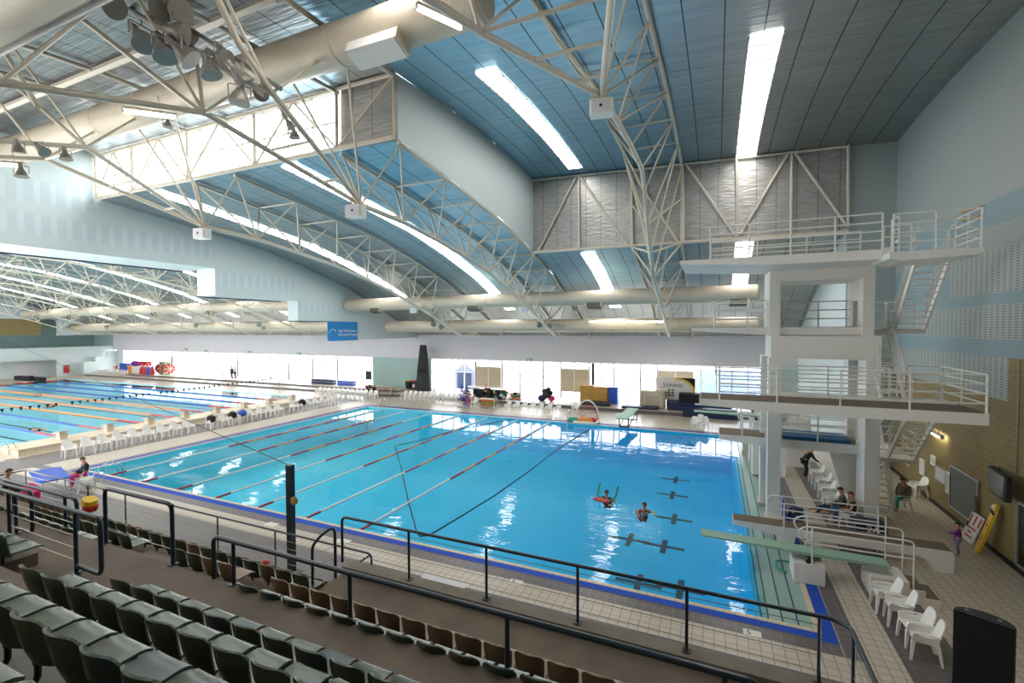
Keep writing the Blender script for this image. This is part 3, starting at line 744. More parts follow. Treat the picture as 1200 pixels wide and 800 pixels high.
# ------------------------------------------------------------------ floodlights
def aim(d):
    d = r2*d[0]+fw*d[1]+u2*d[2]; z = d.normalized(); x = z.orthogonal().normalized() if abs(z.z) > .99 else V((0, 0, 1)).cross(z).normalized(); y = z.cross(x)
    return Matrix((x, y, z)).transposed()
def flood(c, d, label, s=1., lit=None, hang=.5, group='hanging floodlights'):
    """bell-shaped lamp: gear box, bell housing, glass, bracket; d is where it points"""
    c = V(c); R = aim(d)
    t = thing('floodlight', label, 'floodlight', c, group)
    part('housing', MB().lathe([(.07*s, -.34*s), (.1*s, -.32*s), (.13*s, -.2*s), (.2*s, -.1*s), (.27*s, .06*s), (.285*s, .16*s), (.27*s, .165*s), (.25*s, .06*s), (.1*s, -.15*s)], c, 18, R), 'lamp_body', t, True)
    part('lamp_glass', MB().lathe([(1e-4, .15*s), (.2*s, .145*s), (.268*s, .13*s)], c, 18, R), lit or 'lamp_glass', t, True)
    part('rim', MB().lathe([(.285*s, .14*s), (.3*s, .15*s), (.3*s, .185*s), (.27*s, .185*s)], c, 18, R), 'lamp_body', t, True)
    part('gear_box', MB().obox(c+R@V((0, 0, -.42*s)), .2*s, .16*s, .22*s, R, .03*s), 'lamp_body', t)
    x = R@V((1, 0, 0)); top = c+V((0, 0, hang*s))
    part('bracket', MB().sweep(fillet([c+x*.3*s, c+x*.31*s+V((0, 0, hang*.7*s)), c-x*.31*s+V((0, 0, hang*.7*s)), c-x*.3*s], .08*s), .02*s, 6).sweep([c+V((0, 0, hang*.7*s)), top], .02*s, 6), 'lamp_body', t)
    return t
Yl = 7.4
cl = [((130, 6), (.9, -.3, -.6)), ((186, 10), (.8, -.5, -.4)), ((208, 12), (.85, -.4, -.35)), ((166, 46), (.6, -.2, -.8)), ((192, 60), (.4, -.1, -.95)), ((208, 38), (.9, .2, -.3)), ((217, 64), (.75, .3, -.7)), ((246, 82), (.35, .1, -1)), ((260, 68), (.95, -.1, -.5)), ((283, 92), (.6, .5, -.8)), ((281, 114), (-.1, 0, -1))]
cw = ['largest lamp at the top left of the hanging cluster, wide blue-grey glass', 'lamp at the top of the cluster, middle of three along the top edge', 'lamp at the top of the cluster, right of three along the top edge', 'bell lamp tilted down, third row of the cluster, left one', 'bell lamp facing straight down, low in the cluster centre', 'lamp turned sideways, above the two low bell lamps', 'lamp seen edge-on, right of the low bell lamps', 'lamp with bright white glass pointing down at the cluster end', 'lamp with grey glass facing right at the cluster end', 'small lamp hanging beside the glaring floodlight', 'dome lamp hanging lowest of the cluster, under the fat duct']
for (p, d), l in zip(cl, cw):
    q = atY(*p, Yl+ (p[0]-130)*.008)
    flood(q, d, 'grey floodlight, '+l, 1.03 if p[0] < 230 else .88, 'lampsoft' if p == (246, 82) else None)
bar = thing('lighting_bar', 'dark lighting bar with gear trays carrying the hanging floodlight cluster', 'lighting bar', atY(200, 40, 8.3))
a, b = atY(70, -40, 8.1), atY(312, 112, 9.3)
tube('bar_tube', a, b, .09, 'lamp_body', bar, 8)
tube('bar_tube', a+V((.5, .4, .35)), b+V((.1, .4, .35)), .07, 'lamp_body', bar, 8)
for i in range(5):
    c = a.lerp(b, .12+.16*i)+V((.2, .2, .1)); part('gear_tray', MB().obox(c, .5, .35, .22, Matrix.Rotation(-.5, 3, 'Y'), .03), 'mat_brown', bar)
flood(atY(306, 110, 9.4), (.45, -.75, -.35), 'glaring lit floodlight at the right end of the hanging cluster', .7, 'lampglow')
for p, d, l in (((50, 176), (.7, 0, -.7), 'tilted silver floodlight on the truss at the left edge'), ((77, 183), (.2, 0, -1), 'dome floodlight hanging right of the tilted one at the left edge'), ((22, 145+30), (0, .2, -1), 'small floodlight by the frame at the far left under the duct'), ((25, 203), (.1, 0, -1), 'little dome lamp at the left edge below the duct')):
    flood(atX(*p, -20.5), d, l, .62)
for p, d, l in (((340, 146), (.6, .2, -.8), 'silver floodlight on the truss right of the glaring lamp, upper one'), ((334, 134), (.3, .5, -.5), 'silver floodlight on the truss right of the glaring lamp, boxed ballast one'), ((345, 158), (.1, .1, -1), 'silver floodlight on the truss right of the glaring lamp, lower one'), ((197, 146), (0, 0, -1), 'dome lamp under the fluorescent tube beneath the fat duct')):
    flood(atY(*p, 11.), d, l, .55)
for p, Y, l in (((632, 380), 38, 'glaring lit floodlight on the truss by the lower far duct, left one of the pair'), ((643, 382), 38, 'glaring lit floodlight on the truss by the lower far duct, right one of the pair'), ((673, 360), 36.5, 'small lit floodlight against the upper far duct'), ((230, 381), 38, 'lit floodlight on the truss nearest the stepped bulkhead in the long hall'), ((309, 384), 38, 'lit floodlight seen under the bulkhead beside the blue banner'), ((81, 383), 38, 'lit floodlight at the far end of the long hall by the duct end'), ((125, 383), 38, 'lit floodlight in the long hall between two trusses')):
    flood(atY(*p, Y), (.2, -.85, -.45), l, .8, 'lampglow')
for p, l in (((508, 379), 'blue-glassed floodlight on the middle truss foot, left one'), ((517, 382), 'blue-glassed floodlight on the middle truss foot, right one'), ((304, 380), 'unlit floodlight beside the lit one under the bulkhead')):
    flood(atY(*p, 38), (.2, -.8, -.5), l, .9)
for p, l in (((770, 377), 'unlit floodlight by the foot of the truss behind the ten metre platform'),): flood(atY(*p, 38), (0, -.8, -.5), l, .7)

# fluorescent battens
def batten(a, b, label):
    a, b = V(a), V(b); d = (b-a).normalized()
    t = thing('fluorescent_batten', label, 'fluorescent light', a)
    u = V((0, 0, 1)); s = d.cross(u).normalized(); u = s.cross(d)
    R = Matrix((d, s, u)).transposed()
    part('housing', MB().obox((a+b)/2+u*.09, (b-a).length, .16, .07, R), 'white', t)
    part('tube', MB().sweep([a+d*.05, b-d*.05], .045, 8), 'tube', t, True)
    for q in (a, b): part('end_cap', MB().obox(q+u*.03, .05, .12, .12, R), 'white', t)
    for f in (.25, .75): tube('hanger', a.lerp(b, f)+u*.1, a.lerp(b, f)+u*.55, .012, 'steel', t)
batten(atZ(487, 9, 15), atZ(541, 34, 15), 'lit fluorescent batten on the truss chord left of the square white speaker')
batten(atX(143, 130, -14.9), atX(206, 138, -14.9), 'lit fluorescent batten under the truss chord below the fat duct')
batten(atX(-10, 192, -21), atX(28, 195, -21), 'lit fluorescent batten at the left edge under the duct')
batten((8.3, 25.2, 3.05), (8.3, 23.9, 3.02), 'lit fluorescent batten on the yellow block wall by the stairs')
batten(atY(690, 377, 37.5), atY(778, 377, 37.5), 'long thin batten strip along the lower far duct')

# white box speakers on the trusses
def boxspk(c, label, s=1.):
    R = Matrix.Rotation(.15, 3, 'Z')
    t = thing('box_speaker', label, 'speaker', c, 'white truss speakers'); c = V(c)
    part('cabinet', MB().obox(c, .75*s, .45*s, .48*s, R, .06*s), 'white', t)
    part('grille', MB().obox(c+V((.03*s, -.232*s, 0)), .6*s, .01, .4*s, R), 'greywhite', t)
    part('driver', MB().lathe([(.05*s, 0), (.05*s, .012), (1e-4, .012)], c+V((.03*s, -.245*s, 0)), 12, Matrix.Rotation(PI/2, 3, 'X')), 'black', t)
    part('bracket', MB().sweep([c+V((-.2*s, 0, .24*s)), c+V((-.2*s, 0, .5*s)), c+V((.2*s, 0, .5*s)), c+V((.2*s, 0, .24*s))], .025*s, 6), 'steel', t)
boxspk(atX(705, 127, -3.5), 'square white speaker on the truss above the raised bay')
boxspk(atX(417, 248, -13.2), 'white box speaker hanging from the arched truss beside the soffit')
boxspk(atX(237, 274, -22.9), 'white box speaker hanging from the middle arched truss')
for p, l in (((774, 360), 'small pale speaker on the truss against the upper far duct'), ((485, 364), 'small pale speaker on the middle truss by the upper far duct'), ((614, 363), 'small pale speaker on the truss beside the soffit by the upper far duct')):
    boxspk(atY(*p, 33.8), l, .8)
# ------------------------------------------------------------------ diving tower
tw = thing('diving_tower', 'white concrete diving tower with stacked platforms, railings and stairs', 'diving tower', (3.6, 21, 0))
fm = MB()
fm.box(1.86, 2.3, 20.61, 21.1, 0, 6.3); fm.box(4.98, 5.43, 20.61, 21.7, 0, 6.3)              # front columns
fm.box(1.74, 2.06, 22.3, 22.9, 0, 6.3); fm.box(4.8, 5.2, 22.3, 22.9, 0, 6.3)                # rear columns
fm.box(1.93, 5.42, 20.6, 22.87, 6.3, 7.18)                                                  # box beam
fm.box(1.87, 2.24, 20.61, 22.86, 7.18, 9.27); fm.box(1.87, 5.2, 20.6, 22.87, 9.27, 9.75)
for y0, y1, z0, z1 in ((20.61, 21.35, 7.18, 9.27), (21.95, 22.87, 7.18, 9.27), (21.35, 21.95, 8.5, 9.27)): fm.box(4.85, 5.2, y0, y1, z0, z1)
for x in (2.3, 5.43):                                                                      # haunches under the five metre slab
    fm.prism([(x, 4.7), (x+.32, 4.7), (x+.3, 4.45), (x+.1, 4.2), (x, 4.0)], 1, 20.6, 21.1)
fm.prism([(1.9, 4.7), (1.9, 4.1), (1.75, 4.5), (1.6, 4.7)], 1, 20.6, 21.1)
fm.prism([(4.8, 2.7), (4.2, 2.7), (4.24, 2.4), (4.36, 1.9), (4.54, 1.3), (4.68, .75), (4.8, .2)], 1, 22.31, 22.6)
part('concrete_frame', fm, 'white', tw)
pln = MB()
for x0, x1, y0, y1 in ((1.78, 2.38, 20.52, 21.18), (1.66, 2.14, 22.2, 23.0)): pln.box(x0, x1, y0, y1, -.2, .02)
part('plinth', pln, 'tilebeige', tw)
def platform(nm, x0, x1, y0, y1, z, t0, t1, tip, mat='mat_brown', label=None):
    """slab whose soffit rises towards the pool tip"""
    b = part(nm, MB().prism([(x0, z), (x1, z), (x1, z-t1), (x0+tip, z-t1), (x0, z-t0)], 1, y0, y1), 'white', tw)
    if label: b['label'] = label
    part('deck_surface', MB().box(x0+.03, x1-.03, y0+.06, y1-.06, z, z+.012), mat, b)
    return b
p10 = platform('ten_metre_platform', -1.28, 5.1, 18.55, 21.8, 10., .14, .32, 3.)
p75 = platform('seven_metre_platform', -.95, 5.2, 20.75, 22.6, 7.5, .14, .3, 2.6)
p5m = platform('five_metre_platform', -.55, 7.15, 17.6, 19.3, 5., .2, .34, 2.4)
part('slab_extension', MB().box(1.9, 7.15, 19.3, 20.75, 4.68, 5.0), 'white', p5m)
p3m = platform('three_metre_platform', .1, 5.6, 21.35, 22.9, 3., .2, .34, 1.8)
part('foam_mat', MB().box(2.35, 4.75, 21.45, 22.8, 3.01, 3.14), 'bluemat', p3m)
part('landing_slab', MB().prism([(4.85, 9.8), (7.05, 9.8), (7.05, 9.6), (5.2, 9.52), (4.85, 9.6)], 1, 17.85, 19.7), 'rail_white', tw)
part('landing_slab', MB().box(5.2, 7.0, 21.7, 22.9, 7.25, 7.42), 'rail_white', tw)
part('landing_slab', MB().box(5.6, 7.0, 22.2, 23.6, 2.28, 2.42), 'rail_white', tw)

def railing(pts, z, nrails=3, h=1.1, posts=None, loop=False, r=.024, spacing=1.5, extra_end=True, foot=.2):
    """pipe guard rail along a plan polyline at deck level z"""
    rl = link('railing', None, tw, V((pts[0][0], pts[0][1], z)))
    P = [V((x, y, z)) for x, y in pts]
    hs = [h*(i+1)/nrails for i in range(nrails)]
    for i, hh in enumerate(hs):
        q = [p+V((0, 0, hh)) for p in P]
        part('rail', MB().sweep(fillet(q, .15) if len(q) > 2 else q, r, 8), 'rail_white', rl, True)
    for a, b in zip(P, P[1:]):
        L = (b-a).length; n = max(1, round(L/spacing))
        for i in range(n+1):
            if i == n and b is not P[-1]: continue
            p = a.lerp(b, i/n); part('post', MB().sweep([p-V((0, 0, foot)), p+V((0, 0, h))], r*1.15, 8), 'rail_white', rl, True)
    if loop:
        d = (P[0]-P[1]).normalized()
        k = hs[-1]; k2 = hs[-2]
        arc = [P[0]+V((0, 0, (k+k2)/2+(k-k2)/2*math.cos(a)))+d*((k-k2)/2*math.sin(a)) for a in [PI*i/8 for i in range(9)]]
        part('loop', MB().sweep(arc, r, 8), 'rail_white', rl, True)
    return rl
railing([(-.25, 18.57), (4.85, 18.57)], 10, 4, 1.15, spacing=1.28)
railing([(-.25, 21.75), (5.0, 21.75)], 10, 4, 1.15, spacing=1.75)
railing([(4.95, 17.9), (7.0, 17.9), (7.0, 19.5)], 9.8, 4, 1.15, spacing=1.0)
railing([(5.15, 19.6), (5.9, 19.6)], 9.8, 3, 1.1, spacing=.7)
railing([(5.1, 18.6), (5.1, 17.95)], 9.8, 3, 1.1, spacing=.6)
railing([(-.1, 20.8), (1.8, 20.8)], 7.5, 3, 1.05, loop=True, spacing=1.3)
railing([(-.1, 22.55), (5.1, 22.55)], 7.5, 3, 1.05, loop=True, spacing=1.3)
railing([(5.25, 22.85), (7.0, 22.85)], 7.42, 3, 1.05, spacing=.9)
railing([(.1, 17.63), (7.1, 17.63)], 5, 4, 1.12, loop=True, spacing=1.63)
railing([(.1, 19.28), (5.3, 19.28)], 5, 4, 1.12, loop=True, spacing=1.6)
railing([(7.1, 17.65), (7.1, 20.6), (6.2, 20.6)], 5, 4, 1.12, spacing=1.3)
railing([(5.5, 20.65), (5.9, 20.65)], 5, 4, 1.12, spacing=.5)
railing([(1.0, 21.38), (1.85, 21.38)], 3, 3, 1.0, loop=True, spacing=.9)
railing([(2.4, 21.38), (4.9, 21.38)], 3, 3, 1.0, spacing=1.6)
railing([(1.0, 22.88), (4.9, 22.88)], 3, 3, 1.0, loop=True, spacing=1.3)
railing([(5.65, 23.55), (6.95, 23.55), (6.95, 22.3)], 2.42, 3, 1.0, spacing=1.2)

def stair(x0, x1, a, b, n, label=None):
    """open steel flight from (y,z)=a up to b between the stringers x0 and x1"""
    s = link('staircase', None, tw, V(((x0+x1)/2, a[0], a[1])))
    d = V((0, b[0]-a[0], b[1]-a[1])); L = d.length; dn = d.normalized(); nn = V((0, -dn.z, dn.y))
    if nn.z < 0: nn = -nn
    for x in (x0, x1):
        A, B = V((x, *a)), V((x, *b)); w = .03
        q = [A-nn*.1, B-nn*.1, B+nn*.1, A+nn*.1]
        part('stringer', MB().add([p+V((w, 0, 0)) for p in q]+[p-V((w, 0, 0)) for p in q], [(0, 1, 2, 3), (7, 6, 5, 4), (0, 4, 5, 1), (1, 5, 6, 2), (2, 6, 7, 3), (3, 7, 4, 0)]), 'rail_white', s)
    for i in range(1, n):
        y = a[0]+(b[0]-a[0])*i/n; z = a[1]+(b[1]-a[1])*i/n
        part('tread', MB().box(x0+.03, x1-.03, y-.12, y+.12, z-.02, z+.02), 'rail_white', s)
    for x in (x0, x1):
        for k in (.45, .72, 1.0):
            A, B = V((x, a[0], a[1]+k)), V((x, b[0], b[1]+k))
            sg = 1 if b[0] > a[0] else -1
            pts = [A+V((0, -.2*sg, -.12)), A, B, B+V((0, .3*sg, 0))] if k == 1. else [A, B]
            part('handrail', MB().sweep(fillet(pts, .1) if len(pts) > 2 else pts, .021, 8), 'rail_white', s, True)
        for f in (.06, .94): p = V((x, a[0]+(b[0]-a[0])*f, a[1]+(b[1]-a[1])*f)); part('baluster', MB().sweep([p, p+V((0, 0, 1.))], .02, 8), 'rail_white', s, True)
    return s
stair(5.62, 6.38, (22.35, 0), (24.3, 2.4), 11)
part('landing_slab', MB().box(5.6, 7.0, 23.9, 25.0, 2.28, 2.42), 'rail_white', tw)
stair(6.15, 6.95, (22.4, 2.45), (19.9, 4.95), 11)
stair(5.25, 5.9, (19.9, 5.0), (21.9, 7.4), 10)
stair(6.05, 6.92, (21.6, 7.4), (19.65, 9.75), 11)

# rails on the right wall
wrl = thing('wall_handrail', 'brass wall rail high on the pale blue wall beyond the ten metre landing', 'handrail', (XR, 18.5, 11.3))
for z in (0, -.3):
    a, b = atX(1126, 249, XR-.12), atX(1149, 242, XR-.12)
    path('rail', fillet([a+V((.12, 0, z)), a+V((0, 0, z)), b+V((0, 0, z)), b+V((.12, 0, z))], .05), .025, 'ochre', wrl)

# ------------------------------------------------------------------ one metre platform (brown, beside the springboard)
o = thing('low_diving_platform', 'white concrete one metre platform with brown top beside the near springboard', 'diving platform', (3.5, 18.5, 0))
part('slab', MB().prism([(.58, .66), (6.6, .66), (6.65, .6), (6.65, 0), (6.2, 0), (6.15, .25), (5.8, .38), (2.5, .38), (2.45, 0), (2.05, 0), (2.0, .36), (.58, .5)], 1, 18.12, 18.8), 'white', o)
part('deck_surface', MB().box(.6, 6.6, 18.15, 18.77, .66, .674), 'mat_brown', o)
for y in (18.08, 18.85):
    f = link('handrail', None, o, V((1.95, y, .66)))
    pts = [(4.95, y, .02), (4.95, y, 1.5), (1.95, y, 1.5), (1.75, y, 1.42), (1.7, y, 1.25), (1.8, y, 1.08), (2.0, y, 1.02), (4.95, y, 1.02)]
    part('rail', MB().sweep(fillet(pts, .14), .024, 8), 'rail_white', f, True)
    for x in (2.15, 4.95) : part('post', MB().sweep([(x, y, .45), (x, y, 1.5)], .026, 8), 'rail_white', f, True)

# ------------------------------------------------------------------ springboards
def springboard(x0, x1, yc, z, bx, blocks, label, rails=True, blk=True):
    o = thing('springboard', label, 'springboard', (x1, yc, 0), 'springboards'); w = .25
    part('board', MB().prism([(x0, z+.02), (x1, z-.01), (x1, z-.07), (bx, z-.09), (x0, z-.02)], 1, yc-w, yc+w), 'springboard', o)
    b = part('fulcrum_block', MB().box(*blocks[0]), 'white', o)
    part('fulcrum', MB().lathe([(.1, -.42), (.1, .42)], (bx, yc, z-.2), 12, Matrix.Rotation(PI/2, 3, 'X')), 'black', o, True)
    part('fulcrum_wheel', MB().lathe([(.24, -.03), (.24, .03), (.2, .03), (.2, -.03), (.24, -.03)], (bx+.2, yc+.35, z-.05), 16, Matrix.Rotation(PI/2, 3, 'X')), 'rail_white', o, True)
    part('anchor_block', MB().box(*blocks[1]), 'white', o)
    part('anchor_hinge', MB().prism([(x1-.5, z-.08), (x1-.1, z-.08), (x1+.05, blocks[1][5]), (x1-.7, blocks[1][5])], 1, yc-.2, yc-.15).prism([(x1-.5, z-.08), (x1-.1, z-.08), (x1+.05, blocks[1][5]), (x1-.7, blocks[1][5])], 1, yc+.15, yc+.2), 'alu', o)
    for q in blocks[2:]: 
        s = part('step', MB().box(*q), 'white', o); part('step_surface', MB().box(q[0]+.02, q[1]-.01, q[2]+.04, q[3]-.04, q[5], q[5]+.01), 'mat_brown', s)
    if rails:
        for y in (yc-.42, yc+.42):
            f = link('handrail', None, o, V((x1, y, z)))
            xe = x1+.45; xa = bx-.05
            pts = [(xe, y, .1 if z < 2 else z-.4), (xe, y, z+.85), (xa, y, z+.85), (xa-.2, y, z+.76), (xa-.26, y, z+.6), (xa-.18, y, z+.44), (xa, y, z+.36), (xe, y, z+.36)]
            part('rail', MB().sweep(fillet(pts, .14), .024, 8), 'rail_white', f, True)
            part('post', MB().sweep([(xa+.1, y, z-.45), (xa+.1, y, z+.85)], .026, 8), 'rail_white', f, True)
    return o
springboard(-.42, 4.5, 16.2, .83, 2.55, [(2.14, 2.92, 15.72, 16.62, 0, .58), (3.98, 4.85, 15.72, 16.6, 0, .55), (4.85, 5.2, 15.72, 16.6, 0, .38), (5.2, 5.52, 15.72, 16.6, 0, .2)], 'pale green one metre springboard nearest the seating, on white blocks with steps')
o = springboard(-1.15, 3.6, 29.3, 3., 1.9, [(1.72, 2.1, 28.9, 29.7, 0, 2.6), (2.3, 4.6, 28.8, 29.8, 0, 2.6)], 'pale green three metre springboard, the farther of two behind the tower columns')
o = springboard(-1.1, 3.3, 26.9, 3., 1.9, [(1.72, 2.1, 26.5, 27.3, 0, 2.6), (2.5, 3.5, 26.4, 27.4, 1.9, 2.6)], 'pale green three metre springboard, the nearer of two behind the tower columns')
part('support_column', MB().box(2.8, 3.2, 26.5, 27.3, 0, 1.9), 'white', o)
solo('fulcrum_pedestal', MB().box(1.5, 2.05, 31.0, 31.6, 0, .75).box(1.45, 2.1, 30.95, 31.65, -.1, .05), 'cloth_cream', 'low cream pedestal on the pool ledge behind the tower columns', 'pedestal')
hs = MB().sweep(fillet([(2.0, 16.2, .02), (1.75, 16.45, .03), (1.8, 16.9, .03), (2.2, 16.95, .03), (2.5, 16.7, .03)], .2), .03, 8)
solo('hose', hs, 'teal', 'green hose curled on the ledge beside the springboard block', 'hose', smooth=True)
# ------------------------------------------------------------------ stadium seats
def seat_meshes(mat):
    def back(u, v):
        s = 2*u-1; w = .212-.035*(1-v)**2; top = .81-.07*abs(s)**6-.012*abs(s)
        z = .40+(top-.40)*v
        return (s*w, -.01-.075*v+.085*s*s*(.55+.45*v)+.03*(1-v)**3, z)
    def pan(u, v):
        s = 2*u-1
        return (s*(.217-.01*v*v), .03+.405*v, .412+.008*abs(s)**4+.006*v*v-.03*max(0, v-.86)/.14*1.+.012*(1-v))
    A = MB().grid(back, 12, 8).mesh('backrest', mat, smooth=True, thick=-.022)
    B = MB().grid(pan, 10, 10).mesh('seat_pan', mat, smooth=True, thick=-.024)
    br = MB().box(-.03, .03, .0, .3, .37, .405).sweep(fillet([(0, .02, .39), (0, .02, .25), (0, -.12, .2), (0, -.2, .2)], .05), .022, 6)
    return A, B, br.mesh('bracket', 'black', smooth=True)
SM = {k: seat_meshes(k) for k in ('seat_green', 'seat_slate', 'seat_tan', 'seat_pale')}
WORD = {'seat_green': 'olive green', 'seat_slate': 'slate green', 'seat_tan': 'tan', 'seat_pale': 'pale'}
def seat(x, y, z, col, label, group, up=False):
    A, B, C = SM[col]
    t = thing('stadium_seat', label, 'stadium seat', (x, y, z), group)
    link('backrest', A, t, (x, y, z))
    b = link('seat_pan', B if up is False or up is True else SM[up][1], t, (x, y, z)); 
    link('bracket', C, t, (x, y, z))
rows = [ # back line y, back-top z, x range, colours, place in words, group
    (.8, 5.93, -7, -1.0, 'in the very corner row', 'seats in the corner row'),
    (1.7, 5.38, -7.6, 1.0, 'in the second row from the corner', 'seats in the second row from the corner'),
    (2.59, 4.83, -7.4, 1.5, 'in the third row from the corner', 'seats in the third row from the corner'),
    (3.43, 4.28, -7.4, 1.5, 'just behind the concrete walkway', 'seats just behind the walkway'),
    (4.88, 3.55, -7.0, 1.5, 'sunk just below the walkway edge', 'seats below the walkway edge'),
    (5.83, 3.07, -7.4, 1.5, 'in the row facing the kerb', 'seats facing the deck kerb'),
    (6.7, 2.62, -15.2, -7.7, 'in the second lowest row of all', 'seats in the second lowest row'),
    (7.57, 2.02, -23.2, -7.6, 'in the lowest row along the deck', 'seats in the lowest row'),
    (5.83, 3.07, -10.3, -8.4, 'in the short row beside the aisle stairs', 'seats beside the aisle stairs'),
    (4.88, 3.55, -15.2, -11.9, 'in the upper row behind the looped rails', 'seats left of the aisle, upper row'),
    (5.83, 3.07, -16.2, -11.9, 'in the middle row behind the looped rails', 'seats left of the aisle, middle row'),
    (3.43, 4.28, -12.4, -10.6, 'at the left edge beyond the aisle steps', 'seats beyond the aisle steps'),
]
for ri, (y, zt_, xa, xb, where, grp) in enumerate(rows):
    xs = [-4.24+.48*i for i in range(-45, 20)]
    xs = [x for x in xs if xa <= x-.24 and x-.24 <= xb and (seen((x, y, zt_), 12) or seen((x, y+.4, zt_-.35), 12))]
    for i, x in enumerate(xs):
        if ri == 5 or ri == 7: col = 'seat_tan'
        elif ri == 6: col = 'seat_tan' if i % 5 == 3 else 'seat_green'
        elif ri == 8: col = 'seat_tan' if i > 1 else 'seat_green'
        else: col = 'seat_slate' if (ri == 1 and i == 6) or (ri == 3 and i in (4, 7)) or (ri == 4 and i % 4 == 1) else 'seat_green'
        pan = {4: 'seat_pale', 9: 'seat_pale'}.get(ri, False)
        if ri in (6, 7) and i % 6 == 2: pan = 'seat_pale'
        seat(x, y, zt_-.8, col, '%s stadium seat %s, %s from the left' % (WORD[col], where, nth(i)), grp, pan)

# ------------------------------------------------------------------ dark guard rails of the stand
def guard(label, rails, posts, wires=(), r=.03, loc=None, base=True):
    t = thing('guard_rail', label, 'guard rail', loc or posts[0][0])
    for i, p in enumerate(rails): path('top_rail', fillet(p, .14, 5), r, 'rail_dark', t, 10)
    for a, b in posts:
        tube('post', a, b, r*.85, 'rail_dark', t, 10)
        if base: part('base_plate', MB().obox(V(a)+V((0, 0, .008)), .13, .13, .016), 'rail_dark', t)
    for a, b in wires: tube('tension_wire', a, b, .006, 'wire', t, 5)
    return t
def span(x0, x1, y, z0, z1, xs, label, loopl=True, loopr=True, nw=4, r=.03):
    pts = [(x0, y, z1), (x1, y, z1)]; ps = [((x, y, z0), (x, y, z1)) for x in xs]
    if loopl: pts = [(x0, y, z0)]+pts if loopl == 'post' else [(xs[0], y, z0+.12), (x0, y, z0+.12)]+pts
    if loopr: pts = pts+[(x1, y, z0)] if loopr == 'post' else pts+[(x1, y, z0+.12), (xs[-1], y, z0+.12)]
    w = [((xs[0], y, z0+(z1-z0)*(i+1)/(nw+1)), (xs[-1], y, z0+(z1-z0)*(i+1)/(nw+1))) for i in range(nw)]
    return guard(label, [pts], ps, w, r)
span(-7.46, .42, 4.87, 3.45, 4.14, [-6.98, -4.6, -2.22, .1], 'dark slate guard rail along the walkway edge in front of the sunken seats', 'post', True, 0, .035)
span(1.38, 6, 4.87, 3.45, 4.16, [1.42, 3.8, 5.9], 'dark slate rail starting at the bottom right corner below the big black speaker', 'post', False, 0, .035)
span(1.62, 6, 4.45, 3.45, 4.2, [1.66, 3.8, 5.9], 'second dark slate rail at the bottom right corner, nearer the seats', 'post', False, 0, .035)
span(-13.6, -8.95, 4.05, 3.47, 4.5, [-12., -9.7], 'dark slate guard rail with a looped end above the aisle steps at the left', False, True, 4, .035)
span(-14.5, -12.1, 4.4, 3.45, 4.38, [-14.3, -12.75], 'dark slate looped rail at the left edge, second one back', False, True, 0, .035)
span(-16.5, -11.75, 4.94, 3.45, 4.1, [-14.4, -12.2], 'dark slate rail at the left edge in front of the sunken left seats', False, 'post', 0, .035)
span(-10.6, -8.55, 4.88, 3.45, 4.5, [-10.6, -8.55], 'dark slate arched rail guarding the head of the aisle stairs', 'post', 'post', 3, .035)
zt1 = 3.37
guard('dark slate guard rail along the concrete kerb, turning at its right end',
      [[(-7.52, 7.75, 2.36), (-7.52, 7.75, zt1), (1.55, 7.75, zt1), (1.72, 7.6, zt1), (1.72, 4.2, zt1)]],
      [((x, 7.75, 2.36), (x, 7.75, zt1)) for x in (-5.74, -3.96, -2.18, -.4, 1.38)]+[((1.72, 7.45, 2.2), (1.72, 7.45, zt1)), ((1.72, 5.6, 2.2), (1.72, 5.6, zt1))],
      [((-7.5, 7.75, 2.36+.22*i), (1.4, 7.75, 2.36+.22*i)) for i in (1, 2, 3, 4)]+[((1.72, 7.45, 2.36+.22*i), (1.72, 5.6, 2.36+.22*i)) for i in (1, 2, 3, 4)], loc=(-2, 7.75, 2.36))
guard('dark slate hoop rail standing at the left end of the kerb landing',
      [[(-7.55, 6.95, 2.2), (-7.55, 6.95, 3.05), (-7.5, 7.1, 3.2), (-7.42, 7.35, 3.3), (-7.4, 7.42, 3.2), (-7.4, 7.42, 2.2)]], [], [((-7.5, 7.0, 2.4+.24*i), (-7.42, 7.4, 2.4+.24*i)) for i in range(3)], loc=(-7.5, 7.2, 2.2))
guard('thin dark rail along the front of the lowest seats, turning back at the left end',
      [[(-23.9, 4.6, 2.2), (-23.9, 8.55, 2.2), (-7.4, 8.55, 2.2), (-7.4, 8.55, 1.2)], [(-7.42, 8.5, 2.18), (-7.42, 7.95, 2.18)]],
      [((x, 8.55, 1.2), (x, 8.55, 2.2)) for x in (-23.9, -19.6, -17.4, -15, -12.9, -10.6, -8.5)], [((-23.9, 8.55, 1.2+.2*i), (-7.4, 8.55, 1.2+.2*i)) for i in range(1, 5)], r=.024, loc=(-16, 8.55, 1.2))

# tall dark pole with a pulley
pb_ = atZ(342, 672); pole = thing('pulley_pole', 'tall dark square pole with a rope pulley standing before the seats', 'pole', pb_)
top = atY(341, 546, pb_.y)
part('shaft', MB().box(pb_.x-.09, pb_.x+.09, pb_.y-.09, pb_.y+.09, 0, top.z), 'rail_dark', pole)
part('base_plate', MB().box(pb_.x-.22, pb_.x+.22, pb_.y-.22, pb_.y+.22, 0, .02), 'rail_dark', pole)
part('pulley', MB().lathe([(.05, -.05), (.13, -.03), (.08, 0), (.13, .03), (.05, .05)], (pb_.x+.2, pb_.y-.05, top.z-1.02), 14, Matrix.Rotation(PI/2, 3, 'X')), 'ochre', pole, True)
part('rope', MB().sweep([(pb_.x+.12, pb_.y, top.z-.05), (pb_.x+.2, pb_.y-.05, top.z-.9)], .012, 5), 'black', pole)
part('cap', MB().box(pb_.x-.1, pb_.x+.1, pb_.y-.1, pb_.y+.1, top.z, top.z+.03), 'rail_dark', pole)
